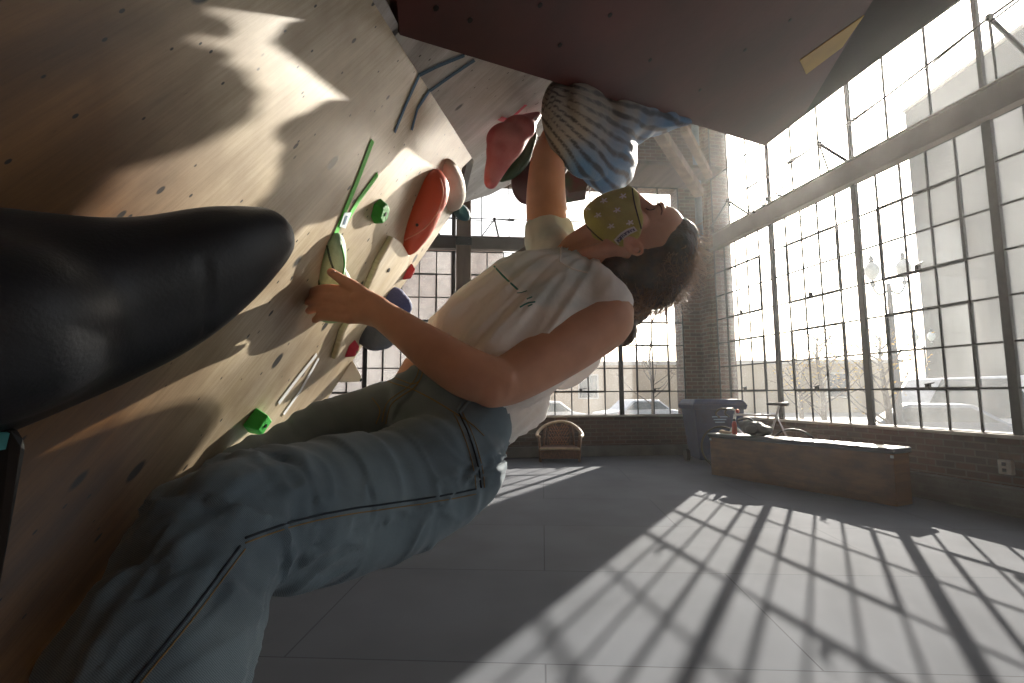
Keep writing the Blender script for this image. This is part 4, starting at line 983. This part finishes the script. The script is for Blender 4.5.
# loose curly strands all over the head, following the pull towards the nape
rnd = random.Random(4)
st = MB(); cw = wloc(hair)
vs = [v.co+cw for v in me.vertices]; ns = [v.normal.copy() for v in me.vertices]
def strand(m, p, n, L, r, curl, out_):
    tail = hp(0, -.13, .02); d = (tail-p).normalized(); pts = []; q = p - n*.001; d = (d + n*out_).normalized(); ph = rnd.random()*6.28
    e1 = d.orthogonal().normalized(); e2 = d.cross(e1)
    for i in range(6):
        t = i/5; pts.append(q + d*L*t + (e1*math.cos(ph+t*7)+e2*math.sin(ph+t*7))*curl*t + n*(out_*L*.5*math.sin(PI*t)))
    m.tube(pts, [r*(1-.7*i/5) for i in range(6)], 3, cap=False)
for _ in range(2600):
    i = rnd.randrange(len(vs))
    if (vs[i]-HC).dot(HY) > -.02: continue
    strand(st, vs[i], ns[i], rnd.uniform(.02, .055), .0007, .004, .10)
for _ in range(1500):
    i = rnd.randrange(len(vs)); q = vs[i]-HC
    if (q.dot(HZ) < .04 and q.dot(HY) > -.08) or (q.dot(HY) > -.01 and q.dot(HZ) < .130): continue
    strand(st, vs[i], ns[i], rnd.uniform(.014, .050), .0008, .013, rnd.uniform(.4, 1.3))
for _ in range(260):
    i = rnd.randrange(len(vs)); q = vs[i]-HC
    if q.dot(HZ) < .06 or (q.dot(HY) > .01 and q.dot(HZ) < .130): continue
    strand(st, vs[i], ns[i], rnd.uniform(.025, .05), .0018, .009, rnd.uniform(.1, .5))
o = st.build('loose_strands', mat('hair_strand', '7a5638', .4, var=.2), hair, smooth=True); o['kind'] = 'stuff'
pt_ = MB(); pt_.taper([hp(0, -.13, .02), at(640, 312, 1.27), at(630, 322, 1.25), at(628, 334, 1.22), at(624, 345, 1.20)], [.03, .024, .020, .020, .006], 14, 6)
me = baked(pt_.mesh(), .004, 2)
displace(me, lambda c, n: c+n*(noise.noise(c*60)*.004))
o = link('ponytail', me, hairm, hair, smooth=True)

# ---- shirt
cloth = bpy.data.materials.new('white_cotton'); cloth.use_nodes = True; N = cloth.node_tree.nodes; L = cloth.node_tree.links; N.clear()
o_ = N.new('ShaderNodeOutputMaterial'); df = N.new('ShaderNodeBsdfDiffuse'); tl = N.new('ShaderNodeBsdfTranslucent'); ms = N.new('ShaderNodeMixShader'); ms.inputs[0].default_value = .26
L.new(df.outputs[0], ms.inputs[1]); L.new(tl.outputs[0], ms.inputs[2]); L.new(ms.outputs[0], o_.inputs[0])
tc = N.new('ShaderNodeTexCoord'); n1 = N.new('ShaderNodeTexNoise'); n1.inputs['Scale'].default_value = 9; n1.inputs['Detail'].default_value = 5; L.new(tc.outputs['Object'], n1.inputs['Vector'])
bp = N.new('ShaderNodeBump'); bp.inputs['Strength'].default_value = .8; bp.inputs['Distance'].default_value = .02; L.new(n1.outputs[0], bp.inputs['Height']); L.new(bp.outputs[0], df.inputs['Normal'])
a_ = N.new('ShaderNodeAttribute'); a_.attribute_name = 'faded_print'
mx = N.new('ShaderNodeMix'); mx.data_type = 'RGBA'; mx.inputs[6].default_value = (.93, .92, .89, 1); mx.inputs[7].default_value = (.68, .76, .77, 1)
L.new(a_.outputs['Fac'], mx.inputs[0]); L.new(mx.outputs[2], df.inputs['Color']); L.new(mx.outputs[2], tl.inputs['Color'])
s = MB(); up_t = [LAT]*600
s.taper([at(470, 371, 1.05), at(479, 363, 1.06), at(492, 351, 1.075), at(512, 333, 1.10), at(548, 301, 1.155), at(564, 283, 1.185), at(573, 271, 1.205)], [(.135, .105), (.158, .122), (.160, .124), (.164, .126), (.172, .118), (.15, .088), (.085, .062)], 40, 6, up=up_t)
s.taper([at(575, 290, 1.15), at(592, 300, 1.10), at(600, 305, 1.083)], [(.075, .075), (.073, .073), (.070, .070)], 28, 5)
s.ell(at(590, 291, 1.12), (RT*.07, UP*.045, FW*.06))
s.taper([at(558, 270, 1.25), at(552, 248, 1.31), at(549, 234, 1.335)], [.072, .066, .062], 28, 5)
# loose back hem falling behind the elbow
s.ell(at(522, 402, 1.10), (V3(.70, 0, .5)*.075, V3(.5, 0, -.7)*.035, FW*.07)); s.taper([at(522, 402, 1.06), at(510, 420, 1.03), at(503, 436, 1.01)], [(.05, .05), (.034, .045), (.014, .03)], 16, 5, up=[RT]*200); s.ell(at(575, 362, 1.14), (V3(.72, 0, .6)*.08, V3(.6, 0, -.72)*.045, FW*.06))
me = baked(s.mesh(), .0055, 6)
mid = at(512, 333, 1.10)
def _sh(c, n):
    q = c-mid; l_, f_, s_ = q.dot(LAT), q.dot(FRT), q.dot(SPN)
    w_ = max(.35, min(1.15, .75-s_*4)); an = math.atan2(f_, l_)
    fold = noise.noise(Vector((an*3.2+s_*2, s_*2.2, 1.7)))*.017 + noise.noise(Vector((an*7+s_*6, s_*5, 4.1)))*.010 + (1-abs(noise.noise(Vector((an*4.5+s_*3, s_*3.5, 8.3)))))**6*.008 + noise.noise(Vector((an*13+s_*16, s_*11, 6.6)))*.0045
    return c + n*(fold*w_ + noise.noise(c*30)*.0018)
displace(me, _sh)
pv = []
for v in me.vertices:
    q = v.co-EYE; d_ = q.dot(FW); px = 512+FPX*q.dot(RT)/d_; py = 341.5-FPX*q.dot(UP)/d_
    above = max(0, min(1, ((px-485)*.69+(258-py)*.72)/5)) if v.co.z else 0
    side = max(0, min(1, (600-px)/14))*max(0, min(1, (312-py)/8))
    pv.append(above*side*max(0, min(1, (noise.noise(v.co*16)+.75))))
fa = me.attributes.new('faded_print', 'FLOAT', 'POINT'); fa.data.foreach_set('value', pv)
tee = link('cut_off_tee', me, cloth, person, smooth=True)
BT_ = bvh_of(tee)
teal = mat('teal_print', '2b7f78', .8)
for pl, r in (([(485, 258), (492, 264), (503, 276), (518, 290)], .0020), ([(517, 293), (522, 292.5), (527, 291)], .0010), ([(527, 299), (532, 297)], .0013), ([(520, 307), (527, 303.5), (535, 302)], .0016), ([(528, 306.5), (532, 304.5)], .0013)):
    ln = cast_line(BT_, pl, .0006)
    if len(ln) > 1: MB().tube(ln, r, 6).build('printed_line', teal, tee)
for pl in ([(560, 262), (566, 266), (575, 270), (588, 273)], [(565, 240), (561, 250), (560, 262)]):   # neckline rib
    ln = cast_line(BT_, pl, .0005)
    if len(ln) > 2: MB().tube(ln, .0022, 6).build('neck_rib', cloth, tee, smooth=True)

# ---- jeans
denim = bpy.data.materials.new('worn_denim'); denim.use_nodes = True; N, L, bb = nodes(denim); bb.inputs['Roughness'].default_value = .8; bb.inputs['Sheen Weight'].default_value = .1
tc = N.new('ShaderNodeTexCoord'); n1 = N.new('ShaderNodeTexNoise'); n1.inputs['Scale'].default_value = 5; n1.inputs['Detail'].default_value = 7; L.new(tc.outputs['Object'], n1.inputs['Vector'])
rp = N.new('ShaderNodeValToRGB'); rp.color_ramp.elements[0].position = .35; rp.color_ramp.elements[0].color = (*hexc('53646f'), 1); rp.color_ramp.elements[1].position = .7; rp.color_ramp.elements[1].color = (*hexc('7d9099'), 1)
L.new(n1.outputs[0], rp.inputs[0])
wvn = N.new('ShaderNodeTexWave'); wvn.wave_type = 'BANDS'; wvn.bands_direction = 'DIAGONAL'; wvn.inputs['Scale'].default_value = 260; wvn.inputs['Distortion'].default_value = 3; L.new(tc.outputs['Object'], wvn.inputs['Vector'])
mx = N.new('ShaderNodeMix'); mx.data_type = 'RGBA'; mx.blend_type = 'SOFT_LIGHT'; mx.inputs[0].default_value = .35; L.new(rp.outputs[0], mx.inputs[6]); L.new(wvn.outputs[0], mx.inputs[7]); L.new(mx.outputs[2], bb.inputs['Base Color'])
n2 = N.new('ShaderNodeTexNoise'); n2.inputs['Scale'].default_value = 16; n2.inputs['Detail'].default_value = 6; L.new(tc.outputs['Object'], n2.inputs['Vector'])
bp = N.new('ShaderNodeBump'); bp.inputs['Strength'].default_value = .4; bp.inputs['Distance'].default_value = .008; L.new(n2.outputs[0], bp.inputs['Height']); L.new(bp.outputs[0], bb.inputs['Normal'])
LP = V3(-.39, .87, .28).normalized()
j = MB()
j.taper([at(446, 398, 1.032), at(447, 411, 1.02), at(448, 432, 1.0)], [(.124, .098), (.130, .104), (.132, .108)], 36, 5, up=[LAT]*300)
j.ell(at(449, 440, 1.0), (LP*.135, V3(.8, .2, -.5)*.10, V3(.5, .2, .8)*.09)); j.ell(at(454, 462, .965), (RT*.072, UP*.080, FW*.09))
TL = [at(452, 464, .935), at(400, 490, .86), at(320, 510, .745), at(255, 520, .64), at(218, 530, .578)]
j.taper(TL, [.100, .106, .104, .088, .076], 34, 7)
SL = [at(218, 530, .578), at(187, 600, .525), at(150, 683, .468), at(112, 850, .405), at(70, 1010, .37)]
j.taper(SL, [.076, .078, .084, .084, .075], 34, 7)
TR = [at(432, 422, 1.08), at(362, 430, 1.05), at(302, 455, 1.0), at(252, 476, .945)]
j.taper(TR, [.098, .087, .076, .066], 30, 7)
j.taper([at(252, 476, .945), at(195, 585, .86), at(140, 680, .785)], [.068, .064, .06], 28, 6)
me = baked(j.mesh(), .0055, 7)
def axis_uv(p, path):
    best = None
    acc = 0
    for i in range(len(path)-1):
        a, c = path[i], path[i+1]; d = c-a; L_ = d.length; t = max(0, min(1, (p-a).dot(d)/(L_*L_))); q = a+d*t; e = (p-q).length
        if best is None or e < best[0]: best = (e, acc+t*L_, (p-q), d/L_)
        acc += L_
    return best
TLL = TL + SL[1:]
def _jn(c, n):
    e, s_, rv, dr = axis_uv(c, TLL)
    e2, s2, rv2, dr2 = axis_uv(c, TR)
    if e2 < e: e, s_, rv, dr, tag_ = e2, s2, rv2, dr2, 1
    else: tag_ = 0
    an = math.atan2(rv.dot(UP), rv.dot(FW.cross(dr).normalized() if abs(dr.dot(FW)) < .95 else RT))
    kn = .42 if tag_ == 0 else .40
    near = math.exp(-((s_-kn)/.07)**2)+math.exp(-(s_/.10)**2)
    f = noise.noise(Vector((s_*38, an*1.3, 3+tag_*7)))*(.0026+.010*near) + noise.noise(Vector((s_*12, an*3.5, 9)))*.0055 + (1-abs(noise.noise(Vector((s_*16+an*1.2, an*1.6, 5)))))**7*.005
    if tag_: f += math.sin(s_*150+an*2)*.0028*max(0, min(1, (s_-.12)/.1))
    return c + n*f
displace(me, _jn)
jeans = link('jeans', me, denim, person, smooth=True)
BJ = bvh_of(jeans)
thread = mat('tan_thread', '8d7448', .8); seamd = mat('dark_seam', '28313a', .9); waistm = denim
def seam(pl, r, m_, nm, lift=.0006, step=5):
    ln = cast_line(BJ, pl, lift, step)
    if len(ln) > 2: return MB().tube(ln, r, 6).build(nm, m_, jeans, smooth=True)
def off(pl, dx, dy): return [(x+dx, y+dy) for x, y in pl]
sd = [(459, 413), (467, 430), (474, 450), (479, 470), (481, 488)]
seam(sd, .0016, seamd, 'side_seam'); seam(off(sd, -5, 1), .0008, thread, 'stitching'); seam(off(sd, 3.5, -.5), .0008, thread, 'stitching')
th = [(476, 489), (440, 496), (400, 502), (350, 509), (310, 517), (275, 527), (245, 538)]
seam(th, .0014, seamd, 'thigh_seam'); seam(off(th, 0, 5), .0008, thread, 'stitching')
sh_ = [(240, 546), (225, 566), (200, 600), (172, 636), (142, 672), (128, 690)]
seam(sh_, .0013, seamd, 'shin_seam'); seam(off(sh_, 5, 3), .0007, thread, 'stitching')
pk_ = [(424, 366), (421, 378), (414, 388), (402, 396), (392, 404), (388, 414), (386, 424)]
seam(pk_, .0010, thread, 'pocket_stitching'); seam(off(pk_, -4, -2), .0008, thread, 'pocket_stitching')
seam([(386, 376), (398, 379), (412, 384), (420, 381)], .0009, thread, 'pocket_stitching')
wb = [(384, 380), (396, 384), (412, 389), (430, 398), (450, 410), (470, 423), (484, 436)]
seam(wb, .0010, thread, 'waistband_stitching')
for pl in ([(391, 362), (385, 369), (380, 377), (377, 383)], [(466, 399), (461, 405), (456, 411)], [(469, 401), (464, 407), (459, 413)]): seam(pl, .0034, denim, 'belt_loop', .0015)
fly = [(372, 398), (380, 410), (376, 424)]
seam(fly, .0008, thread, 'stitching')

# ---- climbing shoes
shoe = mat('black_climbing_shoe', '1d1c1c', .55, var=.3, scale=12); rub = mat('dark_rubber', '2b2623', .6)
for (a, c, d, lbl) in ((at(135, 690, .78), at(95, 690, .745), at(52, 668, .71), 0), (at(60, 1030, .37), at(20, 1060, .37), at(-40, 1040, .375), 1)):
    m = MB(); m.taper([a+UP*.015, lerp(a, c, .6), c, d], [.042, .042, .038, .020], 20, 6); m.ell(a, (RT*.045, UP*.045, FW*.04))
    sh = link('climbing_shoe', baked(m.mesh(), .005, 4), shoe, person, smooth=True)
    m = MB(); m.taper([a-UP*.028, c-UP*.026, d-UP*.006], [(.034, .012), (.036, .012), (.018, .008)], 16, 5, up=[FW]*200); m.build('sole', rub, sh, smooth=True)
